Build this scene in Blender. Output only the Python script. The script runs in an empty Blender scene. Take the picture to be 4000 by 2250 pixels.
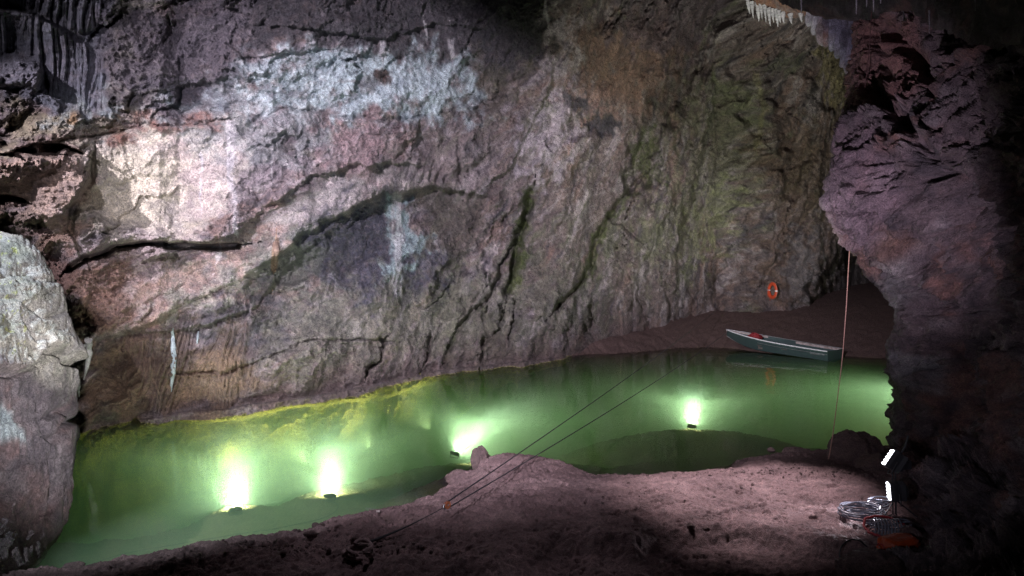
import bpy, bmesh, math, random
import numpy as np
from mathutils import Vector, Matrix
random.seed(7)
R = math.radians
scene = bpy.context.scene

# ------------------------------------------------------------------ camera
CAMZ = 4.5
FOC = 2700.0                     # focal length in pixels of the 4000 px wide photo
PITCH = math.atan(145 / FOC)
cd = bpy.data.cameras.new('camera')
cd.sensor_width = 36.0
cd.lens = FOC / 4000 * 36
cd.clip_start = 0.05
cd.clip_end = 300
cam = bpy.data.objects.new('camera', cd)
scene.collection.objects.link(cam)
cam.location = (0, 0, CAMZ)
cam.rotation_euler = (R(90) - PITCH, 0, 0)
scene.camera = cam

# ------------------------------------------------------------------ world, exposure
w = bpy.data.worlds.new('World')
scene.world = w
w.use_nodes = True
w.node_tree.nodes['Background'].inputs[0].default_value = (0.5, 0.5, 0.62, 1)
w.node_tree.nodes['Background'].inputs[1].default_value = 0.0
scene.view_settings.view_transform = 'Standard'
scene.view_settings.look = 'None'
scene.view_settings.exposure = 0.0
scene.view_settings.gamma = 1.0
cy = scene.cycles
cy.max_bounces = 6
cy.diffuse_bounces = 2
cy.glossy_bounces = 2
cy.transmission_bounces = 2
cy.transparent_max_bounces = 8
cy.volume_bounces = 3
cy.use_denoising = True
cy.denoising_prefilter = 'NONE'
cy.denoising_quality = 'HIGH'
cy.sample_clamp_indirect = 0.8
cy.sample_clamp_direct = 0.0
cy.caustics_reflective = False
cy.caustics_refractive = False
cy.use_adaptive_sampling = False

# ------------------------------------------------------------------ cave lamps (unseen spots without fixtures, some added as fill)
def spot(name, loc, target, power, deg, blend=0.6, col=(1, 1, 1), radius=0.08):
    l = bpy.data.lights.new(name, 'SPOT')
    l.energy = power
    l.spot_size = R(deg)
    l.spot_blend = blend
    l.color = col
    l.shadow_soft_size = radius
    o = bpy.data.objects.new(name, l)
    scene.collection.objects.link(o)
    o.location = loc
    d = Vector(target) - Vector(loc)
    o.rotation_euler = d.to_track_quat('-Z', 'Y').to_euler()
    return o
spot('unseen_cave_spot', (-4.4, 1.6, 8.2), (-0.3, 24, 5.6), 36000, 74, 0.95, (0.93, 0.86, 1.0), 0.08)
spot('unseen_cave_spot', (-9.6, 6.0, 8.6), (-8.0, 18.5, 6.2), 17000, 50, 1.0, (1.0, 0.90, 1.0), 0.06)
spot('unseen_cave_spot', (-9.0, 4.5, 9.6), (-7.6, 10.5, 4.2), 9000, 52, 0.9, (0.80, 0.90, 1.0), 0.06)
spot('unseen_cave_spot', (-1.0, 7.0, 4.3), (-5.0, 22, 7.0), 4300, 50, 0.9, (0.76, 0.86, 1.0), 0.08)
spot('unseen_cave_spot', (2.5, 10.5, 1.6), (9.0, 30, 9.6), 17000, 56, 0.9, (0.99, 1.0, 0.80), 0.08)
spot('unseen_cave_spot', (1.5, 6.0, 2.4), (7.1, 14.8, 6.0), 3000, 46, 0.9, (0.95, 0.80, 1.0), 0.06)
spot('unseen_cave_spot', (4.4, 16.5, 12.9), (3.9, 11.7, 0.4), 13000, 22, 0.8, (1.0, 0.84, 0.90), 0.06)
spot('unseen_cave_spot', (-2.5, 13.5, 12.4), (-1.0, 11.0, 0.2), 950, 36, 0.8, (0.95, 0.86, 1.0), 0.06)
spot('unseen_cave_spot', (-3.4, 5.0, 2.8), (-9.4, 17.5, 2.0), 5200, 46, 0.9, (1.0, 0.91, 0.88), 0.06)  # added fill for the shadowed wall beside the left outcrop
spot('unseen_cave_spot', (0.5, 3.0, 3.2), (6.0, 11.6, 2.6), 420, 42, 0.9, (0.85, 0.82, 1.0), 0.10)  # weak fill added to keep the dark buttress readable

# ------------------------------------------------------------------ chart helpers: photo pixel <-> direction from the survey point
cp, sp = math.cos(PITCH), math.sin(PITCH)
def ray(px, py):
    x = (np.asarray(px, float) - 2000) / FOC
    y = -(np.asarray(py, float) - 1125) / FOC
    dy = cp + y * sp
    dz = -sp + y * cp
    return x / dy, dz / dy          # X and Z per metre of Y
def pt(px, py, Y):
    a, e = ray(px, py)
    Y = np.asarray(Y, float)
    return np.stack([a * Y, Y + 0 * a, CAMZ + e * Y], -1)
def vpt(px, py, Y):
    return Vector(pt(px, py, Y).tolist())
def at_z(px, py, z=0.0):
    a, e = ray(px, py)
    Y = (z - CAMZ) / e
    return np.stack([a * Y, Y, z + 0 * Y], -1)
def lerp(x, xs, ys):
    return np.interp(x, xs, ys)
def sstep(a, b, x):
    t = np.clip((x - a) / (b - a), 0, 1)
    return t * t * (3 - 2 * t)

# ------------------------------------------------------------------ numpy noise
_rs = np.random.RandomState(11)
_perm = _rs.permutation(4096).astype(np.int64)
_ang = _rs.rand(4096) * 2 * np.pi
_gx, _gy = np.cos(_ang), np.sin(_ang)
_r1, _r2, _r3, _r4 = _rs.rand(4096), _rs.rand(4096), _rs.rand(4096), _rs.rand(4096)
_g3 = _rs.randn(4096, 3); _g3 /= np.linalg.norm(_g3, axis=1)[:, None]
def _h(i, j, s=0):
    return _perm[(_perm[(i + s * 131) & 4095] + j) & 4095]
def n2(x, y, s=0):
    xi = np.floor(x).astype(np.int64); yi = np.floor(y).astype(np.int64)
    fx = x - xi; fy = y - yi
    u = fx * fx * fx * (fx * (fx * 6 - 15) + 10); v = fy * fy * fy * (fy * (fy * 6 - 15) + 10)
    def g(i, j):
        h = _h(xi + i, yi + j, s)
        return _gx[h] * (fx - i) + _gy[h] * (fy - j)
    a = g(0, 0); b = g(1, 0); c = g(0, 1); d = g(1, 1)
    return ((a + (b - a) * u) * (1 - v) + (c + (d - c) * u) * v) * 1.5
def fbm(x, y, s=0, o=4, gain=0.5, lac=2.03):
    r = 0; k = 1.0; n = 0
    for i in range(o):
        r = r + k * n2(x, y, s + i * 7); n += k
        x = x * lac + 3.7; y = y * lac - 1.9; k *= gain
    return r / n
def ridg(x, y, s=0, o=4, gain=0.55):
    r = 0; k = 1.0; n = 0
    for i in range(o):
        r = r + k * (1 - np.abs(n2(x, y, s + i * 7)) * 2); n += k
        x = x * 2.07 + 1.7; y = y * 2.07 - 5.1; k *= gain
    return r / n
def worley(x, y, s=0):
    """F1, F2 and a planar facet height of the nearest cell"""
    xi = np.floor(x).astype(np.int64); yi = np.floor(y).astype(np.int64)
    f1 = np.full(x.shape, 9.0); f2 = np.full(x.shape, 9.0); pl = np.zeros(x.shape)
    for i in (-1, 0, 1):
        for j in (-1, 0, 1):
            h = _h(xi + i, yi + j, s)
            dx = xi + i + _r1[h] - x; dy = yi + j + _r2[h] - y
            d = dx * dx + dy * dy
            c = (_r3[h] - 0.5) + 0.9 * (_gx[h] * dx + _gy[h] * dy)
            nr = d < f1
            f2 = np.where(nr, f1, np.minimum(f2, d))
            pl = np.where(nr, c, pl)
            f1 = np.where(nr, d, f1)
    return np.sqrt(f1), np.sqrt(f2), pl
def n3(p, s=0):
    pi = np.floor(p).astype(np.int64); f = p - pi
    u = f * f * (3 - 2 * f)
    r = 0
    for i in (0, 1):
        for j in (0, 1):
            for k in (0, 1):
                h = _perm[(_h(pi[..., 0] + i, pi[..., 1] + j, s) + pi[..., 2] + k) & 4095]
                g = _g3[h]
                d = g[..., 0] * (f[..., 0] - i) + g[..., 1] * (f[..., 1] - j) + g[..., 2] * (f[..., 2] - k)
                wt = (u[..., 0] if i else 1 - u[..., 0]) * (u[..., 1] if j else 1 - u[..., 1]) * (u[..., 2] if k else 1 - u[..., 2])
                r = r + d * wt
    return r * 1.5
def fbm3(p, s=0, o=4, gain=0.5):
    r = 0; k = 1.0; n = 0
    for i in range(o):
        r = r + k * n3(p, s + 5 * i); n += k; p = p * 2.03 + 1.3; k *= gain
    return r / n

# ------------------------------------------------------------------ mesh and material helpers
def link(o, parent=None):
    scene.collection.objects.link(o)
    if parent is not None:
        o.parent = parent
    return o
def tag(o, label=None, cat=None, group=None, kind=None):
    if label: o['label'] = label
    if cat: o['category'] = cat
    if group: o['group'] = group
    if kind: o['kind'] = kind
    return o
def empty(name, loc=(0, 0, 0), rot=(0, 0, 0)):
    o = bpy.data.objects.new(name, None)
    o.empty_display_size = 0.2
    link(o); o.location = loc; o.rotation_euler = rot
    return o
def grid_mesh(name, P, mat, cols=None, flip=False, parent=None, mask=None):
    n, m = P.shape[:2]
    me = bpy.data.meshes.new(name)
    me.vertices.add(n * m)
    me.vertices.foreach_set('co', P.reshape(-1).astype(np.float32))
    idx = np.arange(n * m).reshape(n, m)
    q = np.stack([idx[:-1, :-1], idx[:-1, 1:], idx[1:, 1:], idx[1:, :-1]], -1).reshape(-1, 4)
    if flip: q = q[:, ::-1]
    if mask is not None:
        mm = mask[:-1, :-1] | mask[:-1, 1:] | mask[1:, 1:] | mask[1:, :-1]
        q = q[mm.reshape(-1)]
    k = len(q)
    me.loops.add(k * 4); me.loops.foreach_set('vertex_index', q.reshape(-1).astype(np.int32))
    me.polygons.add(k)
    me.polygons.foreach_set('loop_start', (np.arange(k) * 4).astype(np.int32))
    me.polygons.foreach_set('loop_total', np.full(k, 4, np.int32))
    me.polygons.foreach_set('use_smooth', np.ones(k, bool))
    me.update(calc_edges=True)
    if cols is not None:
        at = me.color_attributes.new('mineral_shade', 'FLOAT_COLOR', 'POINT')
        c = np.ones((n * m, 4), np.float32); c[:, :cols.shape[-1]] = cols.reshape(n * m, -1)
        at.data.foreach_set('color', c.reshape(-1))
    me.materials.append(mat)
    o = bpy.data.objects.new(name, me)
    return link(o, parent)
class MB:
    def __init__(s): s.v = []; s.f = []
    def add(s, vs, fs):
        b = len(s.v); s.v += [tuple(v) for v in vs]; s.f += [tuple(i + b for i in f) for f in fs]
    def box(s, c, d, rot=None, bev=0.0):
        bm = bmesh.new(); bmesh.ops.create_cube(bm, size=1)
        for v in bm.verts: v.co = Vector((v.co.x * d[0], v.co.y * d[1], v.co.z * d[2]))
        if bev: bmesh.ops.bevel(bm, geom=bm.edges[:], offset=bev, segments=2, affect='EDGES')
        M = Matrix.Translation(c) @ (rot.to_4x4() if rot is not None else Matrix())
        bm.verts.index_update()
        s.add([M @ v.co for v in bm.verts], [[v.index for v in f.verts] for f in bm.faces]); bm.free()
    def tube(s, pts, r, n=8, cap=True):
        pts = [Vector(p) for p in pts]
        rr = r if hasattr(r, '__len__') else [r] * len(pts)
        t0 = (pts[1] - pts[0]).normalized()
        up = Vector((0, 0, 1)) if abs(t0.z) < 0.9 else Vector((1, 0, 0))
        N = t0.cross(up).normalized(); vs = []
        for i, p in enumerate(pts):
            t = (pts[min(i + 1, len(pts) - 1)] - pts[max(i - 1, 0)])
            t = t.normalized() if t.length > 1e-9 else t0
            N = (N - t * N.dot(t)); N = N.normalized() if N.length > 1e-6 else t.orthogonal().normalized()
            B = t.cross(N)
            for k in range(n):
                a = 2 * math.pi * k / n
                vs.append(p + (N * math.cos(a) + B * math.sin(a)) * rr[i])
        fs = [(i * n + k, i * n + (k + 1) % n, (i + 1) * n + (k + 1) % n, (i + 1) * n + k) for i in range(len(pts) - 1) for k in range(n)]
        if cap: fs += [tuple(range(n))[::-1], tuple((len(pts) - 1) * n + k for k in range(n))]
        s.add(vs, fs)
    def lathe(s, prof, M=None, n=32):
        M = M or Matrix(); vs = []
        for r, z in prof:
            for k in range(n):
                a = 2 * math.pi * k / n
                vs.append(M @ Vector((r * math.cos(a), r * math.sin(a), z)))
        fs = [(i * n + k, i * n + (k + 1) % n, (i + 1) * n + (k + 1) % n, (i + 1) * n + k) for i in range(len(prof) - 1) for k in range(n)]
        fs += [tuple(range(n))[::-1], tuple((len(prof) - 1) * n + k for k in range(n))]
        s.add(vs, fs)
    def build(s, name, mat, parent=None, smooth=True, loc=None):
        me = bpy.data.meshes.new(name)
        vs = s.v
        if loc is not None: vs = [(v[0] - loc[0], v[1] - loc[1], v[2] - loc[2]) for v in vs]
        me.from_pydata(vs, [], s.f); me.update()
        if smooth:
            me.polygons.foreach_set('use_smooth', np.ones(len(me.polygons), bool))
            try: me.set_sharp_from_angle(angle=R(40))
            except Exception: pass
        me.materials.append(mat)
        o = bpy.data.objects.new(name, me); link(o, parent)
        if loc is not None: o.location = loc
        return o

def newmat(name):
    m = bpy.data.materials.new(name); m.use_nodes = True
    nt = m.node_tree; nt.nodes.clear()
    out = nt.nodes.new('ShaderNodeOutputMaterial')
    return m, nt, out
def N(nt, t, **kw):
    n = nt.nodes.new(t)
    for k, v in kw.items():
        if k in n.inputs: n.inputs[k].default_value = v
        else: setattr(n, k, v)
    return n
def noise_node(nt, vec, scale, detail=6, rough=0.6, dist=0.0):
    n = N(nt, 'ShaderNodeTexNoise'); n.inputs['Scale'].default_value = scale
    n.inputs['Detail'].default_value = detail; n.inputs['Roughness'].default_value = rough
    n.inputs['Distortion'].default_value = dist
    nt.links.new(vec, n.inputs['Vector']); return n
def mixc(nt, a, b, f, mode='MIX'):
    n = nt.nodes.new('ShaderNodeMix'); n.data_type = 'RGBA'; n.blend_type = mode
    def put(s, v):
        if isinstance(v, (tuple, list)): s.default_value = (*v, 1) if len(v) == 3 else v
        elif isinstance(v, float): s.default_value = v
        else: nt.links.new(v, s)
    put(n.inputs[0], f); put(n.inputs[6], a); put(n.inputs[7], b)
    return n.outputs[2]
def ramp(nt, fac, stops):
    r = nt.nodes.new('ShaderNodeValToRGB')
    while len(r.color_ramp.elements) < len(stops): r.color_ramp.elements.new(0.5)
    for el, (p, c) in zip(r.color_ramp.elements, stops):
        el.position = p; el.color = (*c, 1) if len(c) == 3 else c
    nt.links.new(fac, r.inputs[0]); return r.outputs[0]

def rock_material(name, attr=True, base=(0.15, 0.12, 0.12), k=1.0, bumpd=0.09, rough=(0.42, 0.8), spec=0.45, var=0.55):
    m, nt, out = newmat(name)
    geo = N(nt, 'ShaderNodeNewGeometry'); P = geo.outputs['Position']
    if attr:
        at = N(nt, 'ShaderNodeAttribute'); at.attribute_name = 'mineral_shade'; col = at.outputs['Color']
    else:
        c = N(nt, 'ShaderNodeRGB'); c.outputs[0].default_value = (*base, 1); col = c.outputs[0]
    na = noise_node(nt, P, 1.6 * k, 8, 0.7, 0.6)
    nb = noise_node(nt, P, 9.0 * k, 8, 0.75, 0.3)
    nc = noise_node(nt, P, 26.0 * k, 6, 0.8)
    va = ramp(nt, na.outputs[0], [(0.3, (1 - var, 1 - var, 1 - 0.9 * var)), (0.5, (1, 1, 1)), (0.72, (1 + var, 1 + 0.95 * var, 1 + 0.9 * var))])
    col = mixc(nt, col, va, 1.0, 'MULTIPLY')
    vb = ramp(nt, nb.outputs[0], [(0.34, (0.42, 0.42, 0.46)), (0.48, (1, 1, 1)), (0.68, (1.45, 1.42, 1.4))])
    col = mixc(nt, col, vb, 0.6, 'MULTIPLY')
    vc = ramp(nt, nc.outputs[0], [(0.36, (0.35, 0.35, 0.38)), (0.5, (1, 1, 1)), (0.64, (1.6, 1.6, 1.6))])
    col = mixc(nt, col, vc, 0.8, 'MULTIPLY')
    b = N(nt, 'ShaderNodeBsdfPrincipled')
    nt.links.new(col, b.inputs['Base Color'])
    rr = ramp(nt, nb.outputs[0], [(0.35, (rough[0],) * 3), (0.65, (rough[1],) * 3)])
    nt.links.new(rr, b.inputs['Roughness'])
    b.inputs['Specular IOR Level'].default_value = spec
    v = N(nt, 'ShaderNodeTexVoronoi'); v.inputs['Scale'].default_value = 7.0 * k
    dv = nt.nodes.new('ShaderNodeVectorMath'); dv.operation = 'MULTIPLY_ADD'
    nt.links.new(nb.outputs['Color'], dv.inputs[0]); dv.inputs[1].default_value = (0.25, 0.25, 0.25); nt.links.new(P, dv.inputs[2])
    nt.links.new(dv.outputs[0], v.inputs['Vector'])
    s1 = nt.nodes.new('ShaderNodeMath'); s1.operation = 'MULTIPLY_ADD'
    nt.links.new(nb.outputs[0], s1.inputs[0]); s1.inputs[1].default_value = 2.2; vm = nt.nodes.new('ShaderNodeMath'); vm.operation = 'MULTIPLY'; vm.inputs[1].default_value = 0.45; nt.links.new(v.outputs['Distance'], vm.inputs[0]); nt.links.new(vm.outputs[0], s1.inputs[2])
    s2 = nt.nodes.new('ShaderNodeMath'); s2.operation = 'MULTIPLY_ADD'
    nt.links.new(nc.outputs[0], s2.inputs[0]); s2.inputs[1].default_value = 0.9; nt.links.new(s1.outputs[0], s2.inputs[2])
    bp = N(nt, 'ShaderNodeBump'); bp.inputs['Distance'].default_value = bumpd; bp.inputs['Strength'].default_value = 1.0
    nt.links.new(s2.outputs[0], bp.inputs['Height']); nt.links.new(bp.outputs[0], b.inputs['Normal'])
    nt.links.new(b.outputs[0], out.inputs[0])
    return m
def simple(name, col, rough=0.5, metal=0.0, var=0.25, scale=14, bump=0.004, spec=0.5, col2=None, lo=0.42, hi=0.62):
    m, nt, out = newmat(name)
    tc = N(nt, 'ShaderNodeTexCoord'); n = noise_node(nt, tc.outputs['Object'], scale, 6, 0.65)
    c2 = col2 or tuple(c * (1 - var) for c in col)
    c = ramp(nt, n.outputs[0], [(lo, c2), (hi, col)])
    b = N(nt, 'ShaderNodeBsdfPrincipled'); nt.links.new(c, b.inputs['Base Color'])
    b.inputs['Roughness'].default_value = rough; b.inputs['Metallic'].default_value = metal
    b.inputs['Specular IOR Level'].default_value = spec
    bp = N(nt, 'ShaderNodeBump'); bp.inputs['Distance'].default_value = bump
    nt.links.new(n.outputs[0], bp.inputs['Height']); nt.links.new(bp.outputs[0], b.inputs['Normal'])
    nt.links.new(b.outputs[0], out.inputs[0]); return m
def emit(name, col, st):
    m, nt, out = newmat(name); e = N(nt, 'ShaderNodeEmission')
    e.inputs[0].default_value = (*col, 1); e.inputs[1].default_value = st
    nt.links.new(e.outputs[0], out.inputs[0]); return m

M_wall = rock_material('wall_rock')
M_pillar = rock_material('pillar_rock', k=1.5, bumpd=0.045)
M_boulder = rock_material('muddy_boulder_rock', attr=False, base=(0.17, 0.115, 0.11), k=2.0, bumpd=0.03)
M_mud = rock_material('wet_mud', k=2.4, bumpd=0.015, rough=(0.5, 0.85), spec=0.35, var=0.3)

# ------------------------------------------------------------------ traced features on the wall chart
class Chart:
    """coarse distance grids over the chart, sampled at warped positions"""
    def __init__(s, px, py): s.px, s.py = px, py
    def dist(s, poly, closed, pad, wx=0, wy=0):
        P = np.array(poly, float)
        x0, y0 = P.min(0) - pad - 60; x1, y1 = P.max(0) + pad + 60
        st = max(5.0, (x1 - x0) / 260)
        gx = np.arange(x0, x1 + st, st); gy = np.arange(y0, y1 + st, st)
        X, Y = np.meshgrid(gx, gy)
        best = np.full(X.shape, 1e9); sgn = np.ones(X.shape)
        Q = np.vstack([P, P[:1]]) if closed else P
        inside = np.zeros(X.shape, bool)
        for (ax, ay), (bx, by) in zip(Q[:-1], Q[1:]):
            dx, dy = bx - ax, by - ay
            t = np.clip(((X - ax) * dx + (Y - ay) * dy) / (dx * dx + dy * dy + 1e-9), 0, 1)
            d = np.hypot(X - ax - t * dx, Y - ay - t * dy)
            cr = dx * (Y - ay) - dy * (X - ax)
            nr = d < best
            sgn = np.where(nr, np.sign(cr), sgn); best = np.where(nr, d, best)
            if closed:
                c = ((ay > Y) != (by > Y)) & (X < (bx - ax) * (Y - ay) / (by - ay + 1e-12) + ax)
                inside ^= c
        D = np.where(inside, best, -best) if closed else best * sgn
        qx = s.px + wx; qy = s.py + wy
        out = np.full(s.px.shape, -1e9 if closed else 1e9)
        sel = (qx > x0) & (qx < x1 - st) & (qy > y0) & (qy < y1 - st)
        fx = (qx[sel] - x0) / st; fy = (qy[sel] - y0) / st
        i = fx.astype(int); j = fy.astype(int); fx -= i; fy -= j
        i1 = np.minimum(i + 1, X.shape[1] - 1); j1 = np.minimum(j + 1, X.shape[0] - 1)
        out[sel] = (D[j, i] * (1 - fx) + D[j, i1] * fx) * (1 - fy) + (D[j1, i] * (1 - fx) + D[j1, i1] * fx) * fy
        return out, sel

def axis_steps(segs):
    r = []
    for a, b, st in segs:
        r += list(np.arange(a, b, st))
    return np.array(r + [segs[-1][1]], float)

#--WALL--
gx = axis_steps([(-1500, -60, 36), (-60, 3560, 4.0), (3560, 5600, 40)])
gy = axis_steps([(-2600, -40, 40), (-40, 1760, 4.0), (1760, 2700, 26)])
PX, PY = np.meshgrid(gx, gy)
WLx = [-1500, -600, 0, 320, 500, 620, 700, 870, 1000, 1200, 1400, 1530, 1640, 1740, 2000, 2200, 2330, 2600, 2800, 3018, 3200, 3300, 3420, 3700, 4600, 5600]
WLy = [None, None, 1690, 1670, 1638, 1630, 1608, 1597, 1572, 1550, 1512, 1487, 1459, 1440, 1413, 1392]
WLY = [float(at_z(x, y)[1]) if y else {-1500: 19.0, -600: 17.5}[x] for x, y in zip(WLx, WLy)] + [31.4, 35.0, 38.0, 37.0, 37.5, 40.0, 46.0, 46.0, 36.0, 24.0]
def wall_base_Y(px, py):
    F0 = lerp(px, WLx, WLY)
    F0 = F0 * (1 - 0.16 * sstep(450, -500, py) * (1 - 0.0)) * (1 - 0.72 * sstep(-150, -2600, py))
    F0 = F0 + 0.9 * np.sin(np.clip((1400 - py) / 900, 0, 1) * math.pi) * lerp(px, [0, 700, 2400, 4000], [0.2, 0.6, 1.0, 1.0])
    return F0
Yb = wall_base_Y(PX, PY)
P0 = pt(PX, PY, Yb)
S = P0[..., 0] * 0.75 + P0[..., 1] * 0.66
Z = P0[..., 2] + 0.5 * np.clip(20 - P0[..., 1], 0, 20) * sstep(100, -800, PY)
C = Chart(PX, PY)
mpp = Yb / FOC
nw1 = fbm(S * 1.3, Z * 1.3, 1, 4); nw2 = fbm(S * 1.3 + 31, Z * 1.3, 9, 4)
wx = nw1 * 45; wy = nw2 * 45
# direction-blended rock structure
def rot(th, S, Z):
    c, s_ = math.cos(R(th)), math.sin(R(th)); return S * c + Z * s_, -S * s_ + Z * c
wL = sstep(2100, 1100, PX + 0.4 * (PY - 700)); wR = sstep(2050, 2650, PX - 0.15 * (PY - 700)); wM = np.clip(1 - wL - wR, 0, 1)
disp = np.zeros(PX.shape)
for wt, th, sd in ((wL, 26, 3), (wM, 52, 40), (wR, 74, 80)):
    a, b = rot(th, S + 0.5 * nw1, Z + 0.5 * nw2)
    big = fbm(a * 0.16, b * 0.42, sd, 3)
    f1, f2, pl = worley(a * 0.5, b * 1.0, sd + 3)
    g1, g2, pm = worley(a * 1.6 + 7, b * 2.8, sd + 4)
    h1, h2, ps = worley(a * 5.0, b * 7.5, sd + 6)
    pmk = 0.35 + 0.65 * sstep(-0.12, 0.2, n2(a * .35 + 8, b * .5, sd + 15))
    rd = ridg(a * 0.6, b * 2.0, sd + 5, 5) * (1.9 if th == 74 else 1.15)
    crk = np.exp(-((f2 - f1) / 0.06) ** 2) * sstep(0.1, 0.4, n2(a * .4, b * .6, sd + 9))
    crk2 = np.exp(-((g2 - g1) / 0.07) ** 2) * sstep(0.05, 0.35, n2(a * .5 + 5, b * .7, sd + 12))
    disp += wt * (1.5 * big + 0.95 * ridg(a * 0.11, b * 0.36, sd + 18, 2) + 0.34 * pl * pmk + 0.17 * pm * pmk + 0.05 * ps * pmk + 0.26 * rd - 0.22 * crk * pmk - 0.08 * crk2)
fine = fbm(S * 3.0, Z * 3.4, 21, 4, 0.6)
disp += 0.22 * fine + 0.09 * ridg(S * 7, Z * 9, 23, 3) + 0.15 * fbm(S * 7, Z * 9, 25, 4, 0.75) + 0.045 * fbm(S * 24, Z * 26, 26, 2, 0.7)
smooth_zone = np.zeros(PX.shape)
addd = np.zeros(PX.shape)       # + is towards the viewer, metres
def ledge(poly, A, up=160, B=0.0, dn=160, edge=10, w=1.0):
    """rock above the line stands out by A and overhangs; below it steps back by B"""
    global addd
    d, sel = C.dist(poly, False, max(up, dn) * 2.2, wx * w * 0.5, wy * w * 0.5)
    P = np.array(poly)
    d = -d                                              # lines run left to right: positive = above
    x0, x1 = P[0][0], P[-1][0]
    f = sstep(x0 - 60, x0 + 60, PX) * sstep(x1 + 60, x1 - 60, PX) if x1 - x0 > 200 else 1.0
    v = np.where(d > 0, A * np.exp(-np.clip(d, 0, 1e4) / up) * sstep(-edge, edge, d), -B * np.exp(-np.clip(-d, 0, 1e4) / dn) * sstep(0, -edge, d))
    addd = addd + np.where(sel, v * f, 0)
def crack(poly, wid, dep, w=0.5, var=0.5):
    global addd
    d, sel = C.dist(poly, False, wid * 4, wx * w, wy * w)
    P = np.array(poly, float)
    k = wid * (1 + var * n2(S * 1.1, Z * 1.1, 77) * 1.6)
    addd = addd - np.where(sel, dep * np.exp(-np.abs(d / np.maximum(k, 3)) ** 2.5), 0)
def blob(poly, A, soft=60, w=1.0):
    global addd
    d, sel = C.dist(poly, True, soft * 1.5, wx * w, wy * w)
    m = np.where(sel, sstep(-soft, soft, d), 0)
    addd = addd + A * m
    return m
# great diagonal slab edge
ledge([(150, 1380), (330, 1335), (560, 1270), (720, 1190), (900, 1110), (1060, 1020), (1180, 920), (1330, 830), (1500, 765), (1700, 735), (1870, 760)], 0.30, 300, 0.20, 260, 20, 0.9)
ledge([(1010, 1060), (1180, 920), (1330, 830), (1500, 765), (1700, 735), (1870, 760)], 0.40, 200, 0.35, 200, 14, 0.9)
ledge([(700, 1290), (900, 1240), (1010, 1190), (1110, 1060), (1250, 930)], 0.25, 60, 0.1, 60, 6)
ledge([(560, 1020), (760, 960), (900, 930), (1050, 800), (1220, 690), (1400, 640), (1650, 640)], 0.45, 140, 0.25, 120, 8)
# upper ledge, white slab under it
ledge([(-60, 520), (200, 560), (380, 530), (560, 490), (760, 480), (960, 455), (1130, 420), (1300, 440), (1500, 470), (1750, 440), (1900, 420)], 0.25, 70, -0.45, 160, 14)
ledge([(900, 240), (1120, 205), (1300, 190), (1480, 225), (1620, 200), (1840, 250), (1950, 330), (2140, 250), (2200, 100)], 0.45, 240, 0.1, 120, 26)
ledge([(1050, 95), (1300, 120), (1500, 150), (1700, 90), (1900, 110)], 0.35, 60, 0.2, 50, 8)
blob([(1000, 240), (1220, 185), (1600, 210), (1830, 260), (1835, 430), (1500, 440), (1150, 400), (950, 380)], 0.45, 50)
blob([(330, 1330), (560, 1265), (900, 1105), (1180, 915), (1330, 825), (1500, 760), (1720, 725), (1500, 620), (1230, 690), (1010, 850), (880, 960), (620, 1060), (420, 1200)], 0.22, 60, 0.6)
blob([(1250, 940), (1500, 800), (1850, 790), (1920, 900), (1800, 1060), (1500, 1190), (1050, 1340), (760, 1310), (1000, 1210)], -0.22, 110, 0.8)
blob([(2080, 760), (2480, 720), (2360, 900), (2300, 1100), (2150, 1230), (1980, 1180)], 0.55, 40, 0.7)
blob([(2520, 720), (2780, 560), (2860, 800), (2760, 1150), (2480, 1250), (2340, 1140), (2360, 960)], 0.6, 50, 0.7)
blob([(2260, 130), (2450, 80), (2560, 140), (2620, 240), (2500, 400), (2350, 430), (2200, 330)], 0.7, 50, 0.7)
blob([(2870, 300), (3000, 420), (3050, 700), (2940, 980), (2820, 900), (2860, 560)], 0.7, 60, 0.8)
blob([(3110, 930), (3260, 900), (3300, 1130), (3100, 1190), (3060, 1080)], 0.8, 40, 0.6)
# black horizontal crack
crack([(275, 1050), (330, 1010), (400, 990), (440, 965), (560, 955), (640, 950)], 12, 1.6, 0.2, 0.3)
crack([(650, 962), (760, 960), (840, 965), (925, 957)], 12, 1.6, 0.2, 0.3)
ledge([(270, 1050), (400, 990), (450, 958), (640, 942), (925, 950)], 0.5, 100, 0.1, 50, 6, 0.2)
# left blocks
blob([(-100, 640), (60, 560), (190, 600), (350, 590), (370, 640), (300, 780), (250, 850), (-100, 860)], 1.2, 22)
ledge([(-60, 600), (40, 590), (130, 560), (240, 560), (320, 590), (370, 620)], 0.5, 60, 0.9, 25, 7, 0.4)
crack([(20, 560), (90, 590), (210, 600)], 22, 0.9, 0.3)
crack([(-20, 772), (60, 782), (90, 790)], 14, 0.8, 0.3)
crack([(370, 600), (360, 700), (300, 780), (270, 900), (330, 1010)], 10, 0.5, 0.3)
blob([(110, 900), (230, 830), (290, 900), (280, 1100), (240, 1290), (170, 1200)], -0.35, 60)
# deep shade under left boulders
crack([(-20, 915), (60, 925), (110, 960)], 22, 0.8, 0.3)
# hanging white fringe line, drip curtains of the lower left
ledge([(300, 1340), (520, 1300), (760, 1290), (900, 1230)], 0.15, 40, 0.15, 50, 6, 0.4)
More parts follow.
